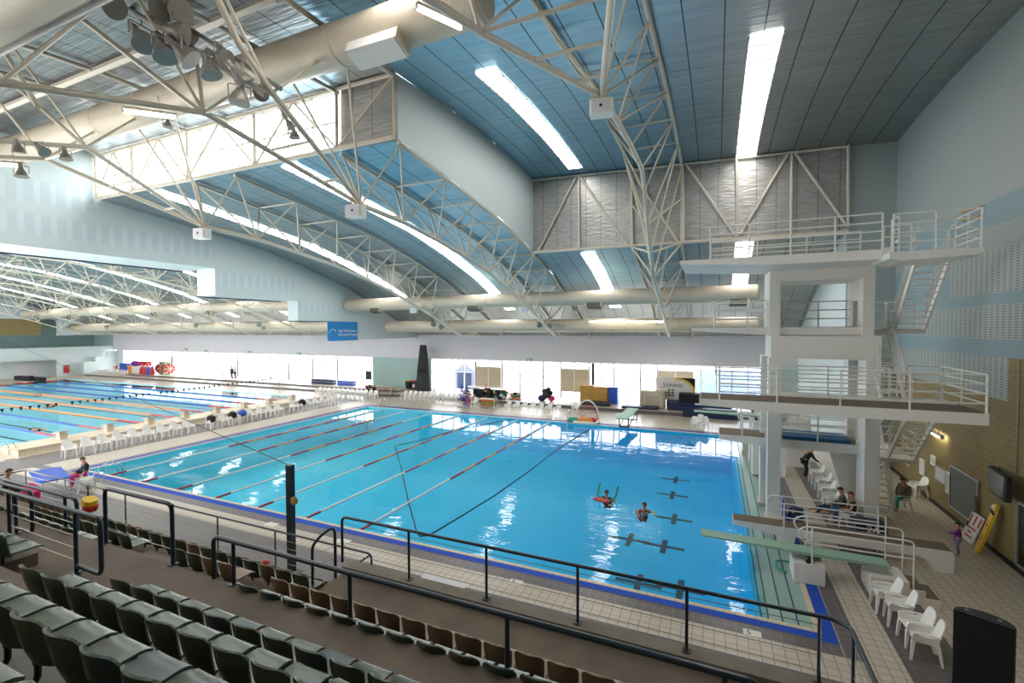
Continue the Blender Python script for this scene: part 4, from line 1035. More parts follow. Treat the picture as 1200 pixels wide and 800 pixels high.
far = V(top).lerp(atY(-20, 387, 40.), .87)
cb = thing('overhead_cable', 'thin dark cable with a small black box strung from the tall pole', 'cable', top)
part('cable', MB().sweep([V(top).lerp(far, i/8)-V((0, 0, .9*math.sin(PI*i/8)*0)) for i in range(9)], .014, 5), 'black', cb)
bx_ = V(top).lerp(far, .95); part('camera_box', MB().obox(bx_, .45, .45, .55, None, .08), 'black', cb)

# black loudspeaker at the bottom right
sp = thing('loudspeaker', 'big black loudspeaker with a curved back at the bottom right corner', 'loudspeaker', (2.2, 4.95, 3.45))
fr_ = [atZ(1118, 714, 5.12), atZ(1190, 738, 5.12)]
a, b = fr_; d = (b-a).normalized(); nrm = V((-d.y, d.x, 0)); nrm = nrm if nrm.y > 0 else -nrm
L = (b-a).length+.02
pl = [a, b]+[a.lerp(b, .5)+d*(L*.5*math.cos(t))*.98+nrm*(.13*math.sin(t)+.02) for t in [PI*i/8 for i in range(9)]]
part('cabinet', MB().prism([(p.x, p.y) for p in pl], 2, 4.42, 5.12), 'black', sp)
c = a.lerp(b, .5)
Rg = Matrix((d, nrm, V((0, 0, 1)))).transposed()
part('grille', MB().obox(V((c.x, c.y, 4.77))-nrm*.008, L*.94, .012, .66, Rg), 'dark', sp)
for f in (.2, .75): part('fixing', MB().lathe([(.014, 0), (.014, .006), (1e-4, .006)], V((0, 0, 5.12))+V((a.lerp(b, f)+nrm*.07).to_2d().to_3d()), 10), 'lamp_body', sp)
part('pole', MB().sweep([(c.x+nrm.x*.08, c.y+nrm.y*.08, 3.5), (c.x+nrm.x*.08, c.y+nrm.y*.08, 4.42)], .025, 8), 'black', sp)
for k in range(3):
    an = k*2*PI/3+.4; q = V((c.x+nrm.x*.08, c.y+nrm.y*.08, 3.75)); part('leg', MB().sweep([q, q+V((.3*math.cos(an), .3*math.sin(an), -.29))], .014, 6), 'black', sp)

# ------------------------------------------------------------------ white moulded chairs
def chair_parts():
    def pan(u, v): s = 2*u-1; return (s*.225, -.2+.44*v, .43-.025*(1-s*s)*math.sin(PI*min(1, v*1.1))+.012*v)
    def back(u, v):
        s = 2*u-1; w = .228-.03*v**3; z = .42+.5*v-.07*v*abs(s)**5
        return (s*w, -.2-.13*v+.06*s*s*(1-v*.4), z)
    P = [('seat', MB().grid(pan, 8, 8), .025), ('backrest', MB().grid(back, 10, 8), .022)]
    for sx in (-1, 1):
        pts = [(-.24, .63), (-.1, .645), (.12, .64), (.22, .62), (.25, .55), (.24, .43)]
        mb = MB()
        def arm(u, v, sx=sx, pts=pts):
            k = u*(len(pts)-1); i = min(int(k), len(pts)-2); f = k-i
            y = pts[i][0]*(1-f)+pts[i+1][0]*f; z = pts[i][1]*(1-f)+pts[i+1][1]*f
            return (sx*(.225+.055*v), y, z+.004*math.sin(PI*v))
        P.append(('armrest', mb.grid(arm, 15, 2), .02))
        side = MB().grid(lambda u, v, sx=sx: (sx*.232, -.22+.46*u, .43+.2*v*(1-.25*math.sin(PI*u))), 6, 2)
        P.append(('side_panel', side, .016))
        for y0, y1, f in ((-.2, -.27, 0), (.23, .27, 1)):
            L = MB(); o = 0
            for (z, sc) in ((.43, 1.), (.0, .62)):
                yy = y0 if z > .2 else y1; xx = sx*(.215 if z > .2 else .25); w = .035*sc
                L.v += [(xx-w, yy-w, z), (xx+w, yy-w, z), (xx+w, yy+w, z), (xx-w, yy+w, z)]
            L.f = [(0, 1, 2, 3), (4, 5, 6, 7), (0, 1, 5, 4), (1, 2, 6, 5), (2, 3, 7, 6), (3, 0, 4, 7)]; L.mi = [0]*6
            P.append(('leg', L, 0))
    return [(n, mb.mesh(n, 'chair_white', smooth=True, thick=-t if t else 0)) for n, mb, t in P]
CP = chair_parts()
def joined(ms):
    bm = bmesh.new()
    for _, me in ms: bm.from_mesh(me)
    me = bpy.data.meshes.new('plastic_chair'); bm.to_mesh(me); bm.free(); me.materials.append(M['chair_white']); return me
CJ = joined(CP)
def chair(x, y, rz, label, group, detailed=False, z=0.):
    if detailed:
        t = thing('plastic_chair', label, 'chair', (x, y, z), group); t.rotation_euler = (0, 0, rz)
        for n, me in CP:
            o = bpy.data.objects.new(n, me); COL.objects.link(o); o.parent = t
        return t
    o = link('plastic_chair', CJ, None, (x, y, z)); o.rotation_euler = (0, 0, rz); return tag(o, label, 'chair', group)
L90, R90 = PI/2, -PI/2
for i, (p, rz) in enumerate((((1083, 748), 1.45), ((1073, 734), 1.62), ((1054, 712), 1.5), ((1038, 697), 1.6))):
    c = atZ(*p, .43); chair(c.x, c.y, rz, 'white moulded chair in the short row by the springboard steps, %s from the black loudspeaker' % nth(i), 'chairs by the springboard steps', True)
for i, p in enumerate(((957, 556), (965, 566), (969, 575), (975, 585), (981, 592))):
    c = atZ(*p, .43); chair(c.x, c.y, L90+.1, 'white chair in the row under the diving tower, %s from the far end' % nth(i), 'chairs under the diving tower', True)
c = atZ(994, 604, .43); CH1 = c; chair(c.x, c.y, L90-.25, 'white chair under the tower holding the woman in the black top', 'chairs under the diving tower', True)
c = atZ(982, 598, .43); CH2 = c; chair(c.x, c.y, L90-.1, 'white chair under the tower holding the woman in the olive top', 'chairs under the diving tower', True)
c = atZ(1081, 572, .43); chair(c.x-.15, c.y, L90+.3, 'white chair against the yellow block wall beside the stairs', None, True)
for i, p in enumerate(((814, 496), (826, 496), (821, 493.5))):
    c = atZ(*p, .43); chair(c.x, c.y, PI, 'white chair at the far pool edge below the navy mats, ' + ['left one', 'right one', 'the one behind'][i], 'chairs by the navy mats')
k = 0
for i in range(26):
    y = 14.35+.84*i
    if i in (9, 18): continue
    chair(-34.75+random.uniform(-.12, .12), y, R90+random.uniform(-.15, .15), 'white chair in the long row between the two pools, %s from its near end' % nth(k), 'chairs between the pools', k < 10).scale = (1.1, 1.1, 1.12); k += 1
for i in range(13):
    chair(-41.2+.66*i, 39.2, PI+random.uniform(-.1, .1), 'white chair in the long pool far corner row, %s from the left' % nth(i), 'chairs at the far corner of the long pool')
for i in range(8):
    chair(-30.3+.62*i, 40.4, PI, 'white chair in the row before the green wall, %s from the left' % nth(i), 'chairs before the pale green wall')
for i in range(4):
    chair(-25.5+.62*i, 40.3, PI, 'white chair left of the toy bins on the far deck, %s from the left' % nth(i), 'chairs left of the toy bins')
for i in range(7):
    chair(-17.3+.78*i, 38.4+random.uniform(-.1, .1), PI, 'white chair in the far row right of the toy bins, %s from the left' % nth(i), 'chairs right of the toy bins')
c = atZ(556, 472, .43); chair(c.x, c.y, PI, 'white chair in front of the toy bins on the far deck', None)
c = atZ(507, 458, .75); chair(c.x, c.y, PI, 'lone tall white chair by the left end of the far glazing', None)
for i in range(12):
    chair(-93+.75*i, 42.1, PI, 'white chair on the terrace beyond the long pool, %s from the left' % nth(i), 'chairs on the far terrace', z=.22)
for i, (p, rz) in enumerate((((93, 560), 2.2), ((101, 565), 2.6))):
    c = atZ(*p, .43); chair(c.x, c.y, rz, 'white chair beside the blue table at the left, ' + ['left one', 'right one'][i], 'chairs by the blue table')
# ------------------------------------------------------------------ lane ropes
def rope(pts_cols, label, r, group, loc):
    t = thing('lane_rope', label, 'lane rope', loc, group)
    for nm, a, b, m in pts_cols: part(nm, MB().sweep([a, b], r, 8), m, t, True)
    return t
ZR5 = .1
for i in range(8):
    y = 16.7+2.5*i
    if i == 7: y = 34.3
    col = ['ropeblue', 'ropeblue', 'orange', 'orange', 'orange', 'ropeblue', 'ropeblue', 'ropeblue'][i]
    q = lambda x: V((x, y, ZR5))
    rope([('red_end', q(-40.1), q(-45), 'red'), ('float_line', q(-45), q(-85.5), col), ('red_end', q(-85.5), q(-90.1), 'red')],
         '%s lane rope with red ends in the long pool, %s from the near side' % ('blue' if col == 'ropeblue' else 'orange', nth(i)), .075, 'lane ropes of the long pool', q(-40.1))
for i in range(7):
    x = -28.95+2.78*i
    q = lambda y: V((x, y, -.1)); segs = [('red_end', q(13.5), q(14.3), 'red'), ('white_float_line', q(14.3), q(20.), 'ropewhite')]
    y = 20.; k = 0
    while y < 29.5: segs.append(('float_line', q(y), q(y+1.35), ('red', 'orange')[k % 2])); y += 1.35; k += 1
    segs.append(('white_float_line', q(y), q(35.2), 'ropewhite'))
    rope(segs, 'white, red and orange lane rope in the diving pool, %s from its left end' % nth(i), .05, 'lane ropes of the diving pool', q(13.5))

# starting blocks
for i in range(8):
    y = 15.7+2.55*i if i < 7 else 33.6
    x = -38.9; z = .425
    t = thing('starting_block', 'cream starting block on the long pool end wall, %s from the near side' % nth(i), 'starting block', (x, y, z+.004), 'starting blocks')
    part('platform', MB().prism([(x-.45, z+.42), (x+.4, z+.56), (x+.4, z+.5), (x-.45, z+.34)], 1, y-.3, y+.3), 'cloth_cream', t)
    part('pedestal', MB().prism([(x-.25, z), (x+.25, z), (x+.18, z+.5), (x-.2, z+.42)], 1, y-.2, y+.2), 'tilebeige', t)
    part('grab_bar', MB().sweep(fillet([(x-.4, y-.25, z+.36), (x-.5, y-.25, z+.15), (x-.5, y+.25, z+.15), (x-.4, y+.25, z+.36)], .06), .018, 6), 'chrome', t, True)
# backstroke flags
fl_ = thing('flag_line', 'line of small dark pennants strung across the long pool', 'bunting', (-47, 14, 1.8))
a, b = V((-47.2, 13.0, 1.85)), V((-47.2, 39, 1.85))
part('line', MB().sweep([a.lerp(b, i/12)-V((0, 0, .12*math.sin(PI*i/12))) for i in range(13)], .008, 4), 'black', fl_)
for i in range(52):
    f = (i+.5)/52
    if i % 13 == 12: continue
    p = a.lerp(b, f)-V((0, 0, .12*math.sin(PI*f)))
    part('pennant', MB().add([p+V((0, -.12, 0)), p+V((0, .12, 0)), p+V((.02, 0, -.3))], [(0, 1, 2)]), 'dark', fl_)
for y in (13.0, 39.): 
    solo('flag_post', MB().sweep([(-47.2, y, 0), (-47.2, y, 2.)], .025, 8).lathe([(.12, 0), (.12, .03), (.03, .04)], (-47.2, y, 0), 10), 'chrome', 'slim post holding the pennant line, ' + ('near side' if y < 20 else 'far side') + ' of the long pool', 'post')
# pool ladders
def ladder(c, d, label):
    t = thing('pool_ladder', label, 'pool ladder', c); d = V(d); s = V((-d.y, d.x, 0)); c = V(c)
    for k in (-.25, .25):
        p = c+s*k
        path('grab_rail', fillet([p-d*.55+V((0, 0, 0)), p-d*.5+V((0, 0, .75)), p+d*.1+V((0, 0, .85)), p+d*.28+V((0, 0, .5)), p+d*.3+V((0, 0, -.9))], .25, 6), .022, 'chrome', t)
    for i in range(3): tube('rung', c-s*.25+d*.3+V((0, 0, -.25-.28*i)), c+s*.25+d*.3+V((0, 0, -.25-.28*i)), .02, 'chrome', t)
ladder((-27.7, 13.15, 0), (0, 1, 0), 'curved steel pool ladder at the near left corner of the diving pool')
ladder((-29.2, 35.7, 0), (0, -1, 0), 'curved steel pool ladder at the far left corner of the diving pool')
c = atZ(445, 421) if False else None
ladder(atZ(8, 535)+V((0, 0, .05)), (-.3, 1, 0), 'curved steel pool ladder at the near corner of the long pool')
# net boundary in the water
nb = MB().sweep([atZ(*p, -.12) for p in ((463, 522), (470, 548), (478, 585), (488, 622), (492, 628), (503, 627), (540, 605), (580, 580), (620, 552), (655, 525), (690, 503))], .03, 5)
solo('net_rope', nb, 'charcoal', 'thin dark net rope looping through the water in the middle of the diving pool', 'rope', smooth=True)
nb = MB().sweep([atZ(*p, -.1) for p in ((466, 521.5), (500, 514), (535, 503), (600, 491))], .025, 5)
solo('net_rope', nb, 'charcoal', 'straight dark rope from the net corner to the far pool edge', 'rope', smooth=True)

# ------------------------------------------------------------------ signs and banner
s0, s1, z0, z1 = 32.48, 36.41, 6.36, 8.18
sg = solo('banner_sign', MB().box(XB+.03, XB+.1, s0, s1, z0, z1), 'signblue', 'bright blue swimming programme sign hanging on the stepped bulkhead', 'sign')
fr = MB(); fr.box(XB+.02, XB+.11, s1, s1+.05, z0-.05, z1); fr.box(XB+.02, XB+.11, s0-.03, s1+.05, z0-.06, z0); part('frame', fr, 'ropewhite', sg)
rotx = (PI/2, 0, PI/2)
textpart('lettering', 'High Performance\nSwimming Programme', .36, 'ropewhite', sg, (XB+.105, s0+1.3, 7.12), rotx, 'LEFT', .92)
em = MB(); cy, cz = s0+.62, 6.95
for k, (a0, a1) in enumerate(((2.9, 2.25), (2.1, 1.45), (1.25, .6))):
    em.sweep([(XB+.105, cy+.45*math.cos(a0+(a1-a0)*i/5), cz+.5*math.sin(a0+(a1-a0)*i/5)) for i in range(6)], .035, 5)
part('emblem', em, 'ropewhite', sg)
A, B, C_, D_ = atY(769, 441.5, 44.5), atY(815, 443, 44.5), atY(815, 461, 44.5), atY(769, 467.5, 44.5)
bn = solo('diving_banner', MB().box(A.x, B.x, 44.48, 44.52, .9, A.z), 'ropewhite', 'white diving banner with a black and gold corner by the navy mats', 'banner')
zt2 = A.z; W = B.x-A.x
cr = MB(); arc = [(B.x-W*.5*(1-math.sin(t))*1.0, zt2-1.1*(1-math.cos(t))) for t in [PI/2*i/8 for i in range(9)]]
cr.prism([(B.x-W*.5+W*.5*math.sin(PI/2*i/8), zt2-1.25*(1-math.cos(PI/2*i/8))) for i in range(9)]+[(B.x, zt2)], 1, 44.465, 44.478); part('black_corner', cr, 'dark', bn)
gd = MB(); N = 8
up_ = [(B.x-W*.5+W*.5*math.sin(PI/2*i/N), zt2-1.25*(1-math.cos(PI/2*i/N))) for i in range(N+1)]
lo_ = [(x-.16, z-.14) for x, z in up_]
gd.prism(up_+lo_[::-1], 1, 44.462, 44.476); part('gold_stripe', gd, 'yellow', bn)
textpart('lettering', 'DIVING', .36, 'black', bn, (A.x+1.6, 44.46, zt2-.72), (PI/2, 0, 0), 'CENTER', 1.15)
part('emblem', MB().sweep([(A.x+.55+.2*math.cos(t), 44.46, zt2-.72+.24*math.sin(t)) for t in [-1.3+2.6*i/8 for i in range(9)]], .03, 5).ball((A.x+.45, 44.46, zt2-.9), .05, 8), 'black', bn)
for i in range(3):
    for j in range(3): part('note', MB().box(A.x+.75+.3*i, A.x+.95+.3*i, 44.465, 44.478, 1.25+.24*j, 1.43+.24*j), ('green', 'pink' if (i+j) % 2 else 'ropewhite', 'green')[(i+2*j) % 3], bn)
for x_ in (A.x-.05, B.x+.05): part('support_post', MB().box(x_-.03, x_+.03, 44.5, 44.56, .3, zt2+.03), 'blue', bn)
for p, l in (((620, 421.5), 'centre of the far wall'), ((218, 409), 'long pool hall, left of the wheel reel'), ((241, 411), 'long pool hall, above the wheel reel'), ((292, 412), 'long pool hall, middle of the far wall'), ((350, 414), 'long pool hall, left of the pale green wall')):
    c = atY(*p, YF-.1); o = solo('exit_sign', MB().box(c.x-.3, c.x+.3, YF-.12, YF-.02, c.z-.13, c.z+.13), 'green', 'small green exit sign on the %s' % l, 'exit sign', 'exit signs')
    part('legend', MB().box(c.x-.2, c.x+.2, YF-.13, YF-.12, c.z-.05, c.z+.05), 'ropewhite', o)
c = atY(493, 443, YF-.1); o = solo('fire_cabinet', MB().box(c.x-.42, c.x+.42, YF-.25, YF-.03, c.z-.62, c.z+.55), 'signred', 'dark red wall cabinet on the pale green wall', 'cabinet'); part('door', MB().box(c.x-.38, c.x+.38, YF-.27, YF-.25, c.z-.58, c.z+.5), 'red', o)

# right wall fittings
def wall_board(px0, px1, mat, label, frame='alu', cat='board', nm='notice_board'):
    a, b = atX(*px0, XR-.03), atX(*px1, XR-.03)
    o = solo(nm, MB().box(XR-.05, XR-.01, b.y, a.y, min(a.z, b.z), max(a.z, b.z)), mat, label, cat)
    z0, z1 = min(a.z, b.z), max(a.z, b.z); f = MB()
    f.box(XR-.065, XR-.01, b.y-.05, b.y, z0-.05, z1+.05).box(XR-.065, XR-.01, a.y, a.y+.05, z0-.05, z1+.05).box(XR-.065, XR-.01, b.y, a.y, z1, z1+.05).box(XR-.065, XR-.01, b.y, a.y, z0-.05, z0)
    part('frame', f, frame, o); return o
o = wall_board((1115, 546), (1145, 615), 'board', 'large dark framed board on the yellow block wall')
part('hook', MB().sweep([(XR-.1, 21.4, 1.55), (XR-.1, 21.35, 1.2), (XR-.1, 21.42, .95)], .05, 6), 'mat_brown', o)
wall_board((1097, 546), (1108, 567), 'paper', 'small white board on the yellow block wall, left of the dark board')
wall_board((1079, 538), (1083, 556), 'paper', 'narrow white notice by the stairs on the yellow wall', 'white')
wall_board((1110, 554), (1113.5, 578), 'paper', 'narrow white notice close to the dark board edge', 'white')
wall_board((1092, 534), (1096, 545), 'paper', 'small white notice above the white board', 'white')
wall_board((1059, 533), (1066, 545), 'navy', 'small dark blue poster beside the stairs', 'white')
w_ = atX(1195, 592, XR-.02); w2 = atX(1230, 680, XR-.02)
wd = struct('window_%d' % wn, MB().box(XR-.03, XR-.02, 15., w_.y, .3, 2.12), 'screen'); wn += 1
struct('window_frame', MB().box(XR-.07, XR, w_.y, w_.y+.09, .22, 2.2).box(XR-.07, XR, 15, w_.y+.09, 2.12, 2.2).box(XR-.07, XR, 15, w_.y+.09, .22, .3), 'alu', False, wd)
tv = thing('wall_television', 'black television bracketed to the yellow block wall', 'television', (8.1, 19.3, 2.6))
R = Matrix.Rotation(-PI/2-.12, 3, 'Z')
part('cabinet', MB().obox((8.12, 19.3, 2.6), 1.36, .16, .78, R, .03), 'black', tv)
part('screen', MB().obox((8.03, 19.31, 2.6), 1.26, .01, .68, R), 'screen', tv)
part('bracket', MB().box(8.18, XR, 19.25, 19.35, 2.55, 2.65), 'alu', tv)
o = solo('cable_conduit', MB().box(XR-.04, XR-.01, 20.15, 20.2, 1.9, 3.0).box(XR-.03, XR-.01, 19.2, 19.23, 3., 6.5), 'lamp_body', 'slim grey conduit on the yellow block wall above the television', 'conduit')
# safety notice leaning on the wall
a, b = V((XR-.45, 21.5, .02)), V((XR-.42, 20.75, .02))
sb = thing('safety_notice', 'white safety notice board with red writing leaning on the wall', 'notice', (8.1, 21.1, 0))
q = [a, b, b+V((.32, .0, .95)), a+V((.32, 0, .95))]
nrm = (q[1]-q[0]).cross(q[3]-q[0]).normalized(); nrm = nrm if nrm.x < 0 else -nrm
part('panel', MB().add(q+[p-nrm*.03 for p in q], [(0, 1, 2, 3), (4, 7, 6, 5), (0, 4, 5, 1), (1, 5, 6, 2), (2, 6, 7, 3), (3, 7, 4, 0)]), 'paper', sb)
P = lambda u, v: q[0].lerp(q[1], u).lerp(q[3].lerp(q[2], u), v)+nrm*.006
def patch(u0, u1, v0, v1): return MB().add([P(u0, v0), P(u1, v0), P(u1, v1), P(u0, v1)], [(0, 1, 2, 3)])
for i in range(5): part('red_stripe', patch(.08+.18*i, .2+.18*i, .6, .93), 'ropewhite' if i % 2 else 'red', sb)
for v, u0, u1 in ((.44, .2, .85), (.3, .3, .6), (.15, .2, .8)): part('red_writing', patch(u0, u1, v, v+.06), 'red', sb)
part('black_mark', patch(.0, .18, .45, .62), 'black', sb)
# yellow rescue board
rb = thing('rescue_board', 'yellow and red rescue board with straps propped against the wall', 'rescue board', (8.2, 20., 0))
a = V((7.95, 20.15, .02)); d = V((.4, -.25, 1.75)); s = V((-.05, -.2, 0))
prof = [(0, .6), (.08, .95), (.3, 1.1), (.6, 1.05), (.85, .95), (.97, .6), (1, .2)]
L_ = [a+d*t-s*w for t, w in prof]+[a+d*t+s*w for t, w in prof[::-1]]
n_ = d.cross(s).normalized()*.04
k = len(L_); part('hull', MB().add([p+n_ for p in L_]+[p-n_ for p in L_], [tuple(range(k)), tuple(range(k, 2*k))[::-1]]+[(i, (i+1) % k, (i+1) % k+k, i+k) for i in range(k)]), 'yellow', rb)
sgn = -1 if n_.x > 0 else 1
for t0, t1, w in ((.1, .45, .3), (.5, .62, .45)): 
    part('red_flash', MB().add([a+d*t0+n_*sgn*1.1, a+d*(t0*.5+t1*.5)-s*w+n_*sgn*1.1, a+d*t1+n_*sgn*1.1, a+d*(t0*.5+t1*.5)+s*w+n_*sgn*1.1], [(0, 1, 2, 3)]), 'red', rb)
part('strap', MB().sweep([a+d*.82-s*1.1+n_*sgn*1.3, a+d*.85+n_*sgn*2, a+d*.82+s*1.1+n_*sgn*1.3], .035, 6), 'navy', rb); part('head_block', MB().ball(a+d*.9-s*1.0, .08, 8), 'ropewhite', rb)
# 2A block under the tower
c = atZ(1037, 625, .4)
c = c+V((-.3, .1, 0))
bb = solo('numbered_crate', MB().box(c.x-.55, c.x+.35, c.y-.2, c.y+.5, 0, .62), 'navy', 'navy crate marked 2A beside the right tower column', 'crate'); textpart('lettering', '2A', .34, 'ropewhite', bb, (c.x-.05, c.y-.21, .5), (PI/2, 0, 0)); part('lid', MB().box(c.x-.57, c.x+.37, c.y-.22, c.y+.52, .62, .66), 'navy', bb)
# net bag by the front column
c = atZ(923, 605)+V((.25, -.1, 0))
nbg = thing('ball_bag', 'mesh bag of coloured toys beside the front tower column', 'bag', c)
part('bag', MB().lathe([(.25, 0), (.3, .1), (.28, .3), (.2, .42), (.05, .46)], c, 14), 'navy', nbg, True)
for i in range(9):
    an = i*2.4; part('toy', MB().ball(c+V((.25*math.cos(an), .25*math.sin(an)-.03, .1+.035*i)), .06, 8), ('green', 'yellow', 'teal')[i % 3], nbg, True)

# ------------------------------------------------------------------ far deck equipment
def boxthing(nm, x0, x1, y0, y1, z0, z1, mat, label, cat, group=None, seam=None):
    o = solo(nm, MB().obox(((x0+x1)/2, (y0+y1)/2, (z0+z1)/2), x1-x0, y1-y0, z1-z0, None, min(x1-x0, y1-y0)*.08), mat, label, cat, group)
    if seam: part('seam', MB().box(x0-.006, x1+.006, y0-.006, y1+.006, (z0+z1)/2-.012, (z0+z1)/2+.012), seam, o)
    return o
a, b = atZ(683, 472, .3), atZ(707, 476, .3)
boxthing('foam_block', -12.2, -10.9, 44.1, 44.9, .3, 1.9, 'ochre', 'upright ochre foam block on the far deck, left one of the pair', 'foam block', 'ochre foam blocks', 'mat_brown')
boxthing('foam_block', -10.85, -9.4, 43.7, 44.5, .3, 1.85, 'ochre', 'upright ochre foam block on the far deck, right one of the pair', 'foam block', 'ochre foam blocks', 'mat_brown')
boxthing('foam_mattress', -9.35, -8.5, 43.8, 44.6, .3, 1.9, 'blue', 'upright blue mattress beside the ochre foam blocks', 'mattress', None, 'navy')
boxthing('landing_mat', -11.6, -8.9, 42.2, 43.4, .3, .6, 'charcoal', 'flat grey landing mat lying before the ochre blocks', 'mat', None, 'navy')
boxthing('landing_mat', -7.8, -4.7, 42.0, 43.2, .3, .5, 'navy', 'long flat navy mat left of the mat stack', 'mat', None, 'black')
boxthing('covered_trolley', -6.4, -4.2, 43.4, 44.4, .3, 1.75, 'cloth_cream', 'cream cloth covered trolley near the diving banner', 'trolley', None, 'beige')
o = thing('trolley_frame', 'white tube frame standing in front of the cream trolley', 'frame', (-5.2, 43.2, .3)); path('tube_frame', fillet([(-5.9, 43.2, .3), (-5.9, 43.2, 1.45), (-4.5, 43.2, 1.45), (-4.5, 43.2, .3)], .08), .035, 'rail_white', o)
part('shelf', MB().box(-5.9, -4.5, 43.2, 43.4, .3, .38), 'ochre', o)
boxthing('landing_mat', -3.9, 1.2, 42.6, 44.2, .3, .95, 'navy', 'navy landing mat stack behind the tower, bottom block', 'mat', 'navy landing mats', 'black')
boxthing('landing_mat', -3.0, -1.0, 42.9, 44.2, .95, 1.72, 'dark', 'dark navy block on top of the landing mat stack', 'mat', 'navy landing mats', 'black')
boxthing('landing_mat', -2.6, 1.6, 41.4, 42.3, 0, .75, 'navy', 'low navy landing mat in front of the mat stack', 'mat', 'navy landing mats', 'black')
boxthing('equipment_bench', -4.15, -3.1, 44.22, 44.45, .3, .95, 'bluemat', 'blue bench beneath the diving banner', 'bench')
# loose springboard stored on a stand
sbd = thing('stored_springboard', 'short pale green board on a dark stand at the far pool edge', 'springboard', atZ(728, 500))
p0, p1 = atZ(728, 490, .85), atZ(742, 478, .95)
d = (p1-p0); s = V((d.y, -d.x, 0)).normalized()*.42
part('board', MB().add([p0-s, p0+s, p1+s, p1-s]+[v-V((0, 0, .08)) for v in (p0-s, p0+s, p1+s, p1-s)], [(0, 1, 2, 3), (7, 6, 5, 4), (0, 4, 5, 1), (1, 5, 6, 2), (2, 6, 7, 3), (3, 7, 4, 0)]), 'springboard', sbd)
for f in (.2, .95):
    for k in (-.8, .8):
        p = p0.lerp(p1, f)+s*k; tube('leg', p-V((0, 0, .05)), V((p.x, p.y, 0)), .04, 'black', sbd)
    for zz in (.05, ): tube('foot_bar', V((p0.lerp(p1, f)-s*.8)[:2]+(zz,)), V((p0.lerp(p1, f)+s*.8)[:2]+(zz,)), .035, 'black', sbd)
for k in (-.8, .8): tube('side_bar', V((p0.lerp(p1, .2)+s*k)[:2]+(.05,)), V((p0.lerp(p1, .95)+s*k)[:2]+(.75,)), .035, 'black', sbd)
# floating ball hoop with red net
c = atZ(688, 494)
wg = thing('water_ball_goal', 'white arched water ball goal with a red and orange net at the far pool edge', 'goal', c)
path('arch', [c+V((-.95*math.cos(t), .15, 1.6*math.sin(t)+.1)) for t in [PI*i/14 for i in range(15)]], .06, 'white', wg)
path('base_float', fillet([c+V((-.95, .1, .1)), c+V((-.9, -.75, .08)), c+V((.9, -.75, .08)), c+V((.95, .1, .1))], .15), .09, 'white', wg)
nt_ = MB()
for i in range(9):
    t = PI*(i+1)/10; nt_.sweep([c+V((-.93*math.cos(t), .15, 1.58*math.sin(t)+.1)), c+V((-.5*math.cos(t), .75, .8*math.sin(t)+.1)), c+V((-.7*math.cos(t), .8, .05))], .014, 4)
for f in (.3, .6, .9): nt_.sweep([c+V((-.9*math.cos(t)*(1-.3*f), .15+.6*f, (1.58*math.sin(t))*(1-.4*f)+.08)) for t in [PI*i/10 for i in range(11)]], .014, 4)
part('net', nt_, 'red', wg)
for i, (dx, dy, m) in enumerate(((-1.1, -.3, 'teal'), (-.3, 0, 'orange'), (.3, .1, 'red'), (.1, -.2, 'orange'))): part('float_bundle', MB().lathe([(.05, 0), (.45, .05), (.5, .15), (.35, .28), (.05, .32)], c+V((dx, dy, 0.02)), 12), m, wg, True)
path('hand_rail', fillet([c+V((-1.3, -.5, 0)), c+V((-1.3, -.5, .95)), c+V((-1.3, -1.1, .95)), c+V((-1.3, -1.1, -.3))], .2), .03, 'chrome', wg)
c = atZ(674, 484); chair(c.x, c.y, PI, 'white chair behind the arched water ball goal', None)
# bins of toys
def toybin(x0, x1, y, z1, cols, label, n=26, frame='ropewhite', group='toy bins on the far deck', kinds='tube', z0=.12):
    t = thing('toy_bin', label, 'toy bin', ((x0+x1)/2, y, 0), group)
    f = MB(); d = .7
    for zz in (z0, z1):
        f.sweep([(x0, y, zz), (x1, y, zz), (x1, y+d, zz), (x0, y+d, zz)], .022, 5, True)
    for x, yy in ((x0, y), (x1, y), (x1, y+d), (x0, y+d)): f.sweep([(x, yy, .0), (x, yy, z1)], .025, 5)
    part('cage', f, frame, t)
    part('base_tray', MB().box(x0, x1, y, y+d, z0-.03, z0), frame, t)
    rnd = random.Random(len(label))
    for i in range(n):
        x = rnd.uniform(x0+.2, x1-.2); yy = rnd.uniform(y+.06, y+d-.1); z = z0+.06+(z1-z0)*(i/n)
        if kinds == 'tube': mb = MB().sweep([(x-.16, yy, z), (x, yy+rnd.uniform(-.05, .05), z+.05), (x+.16, yy, z)], .07 if frame != 'charcoal' else .15, 7)
        elif kinds == 'noodle': mb = MB().sweep([(x0+.1, yy, z), ((x0+x1)/2, yy, z+rnd.uniform(-.04, .06)), (x1-.1, yy, z)], .05, 7)
        else: mb = MB().ball((x, yy, z), .1+.05*rnd.random(), 8)
        part('toy', mb, cols[i % len(cols)], t, True)
    return t
def at0(px, py): return atZ(px, py)
a, b = at0(535.5, 476.5), at0(553, 477.5)
toybin(a.x, b.x, a.y, 1.15, ['blue', 'purple', 'red', 'navy', 'yellow', 'lilac'], 'cage bin of blue, purple and yellow floats on the far deck', 40)
a, b = at0(561, 477.5), at0(580, 478.5)
toybin(a.x, b.x, a.y, .85, ['green', 'red', 'yellow', 'green', 'orange', 'ropewhite'], 'white cage bin of green, red and yellow foam noodles on the far deck', 18, kinds='noodle')
toybin(-24.3, -23.2, 41.9, 1.1, ['orange', 'green', 'dark', 'yellow'], 'toy bin at the left end of the white table on the far deck', 18)
toybin(-22.4, -20.9, 42.0, 1.15, ['dark', 'navy', 'orange', 'dark', 'charcoal'], 'dark heaped bin of gear below the traffic cone', 26, 'charcoal', z0=.4)
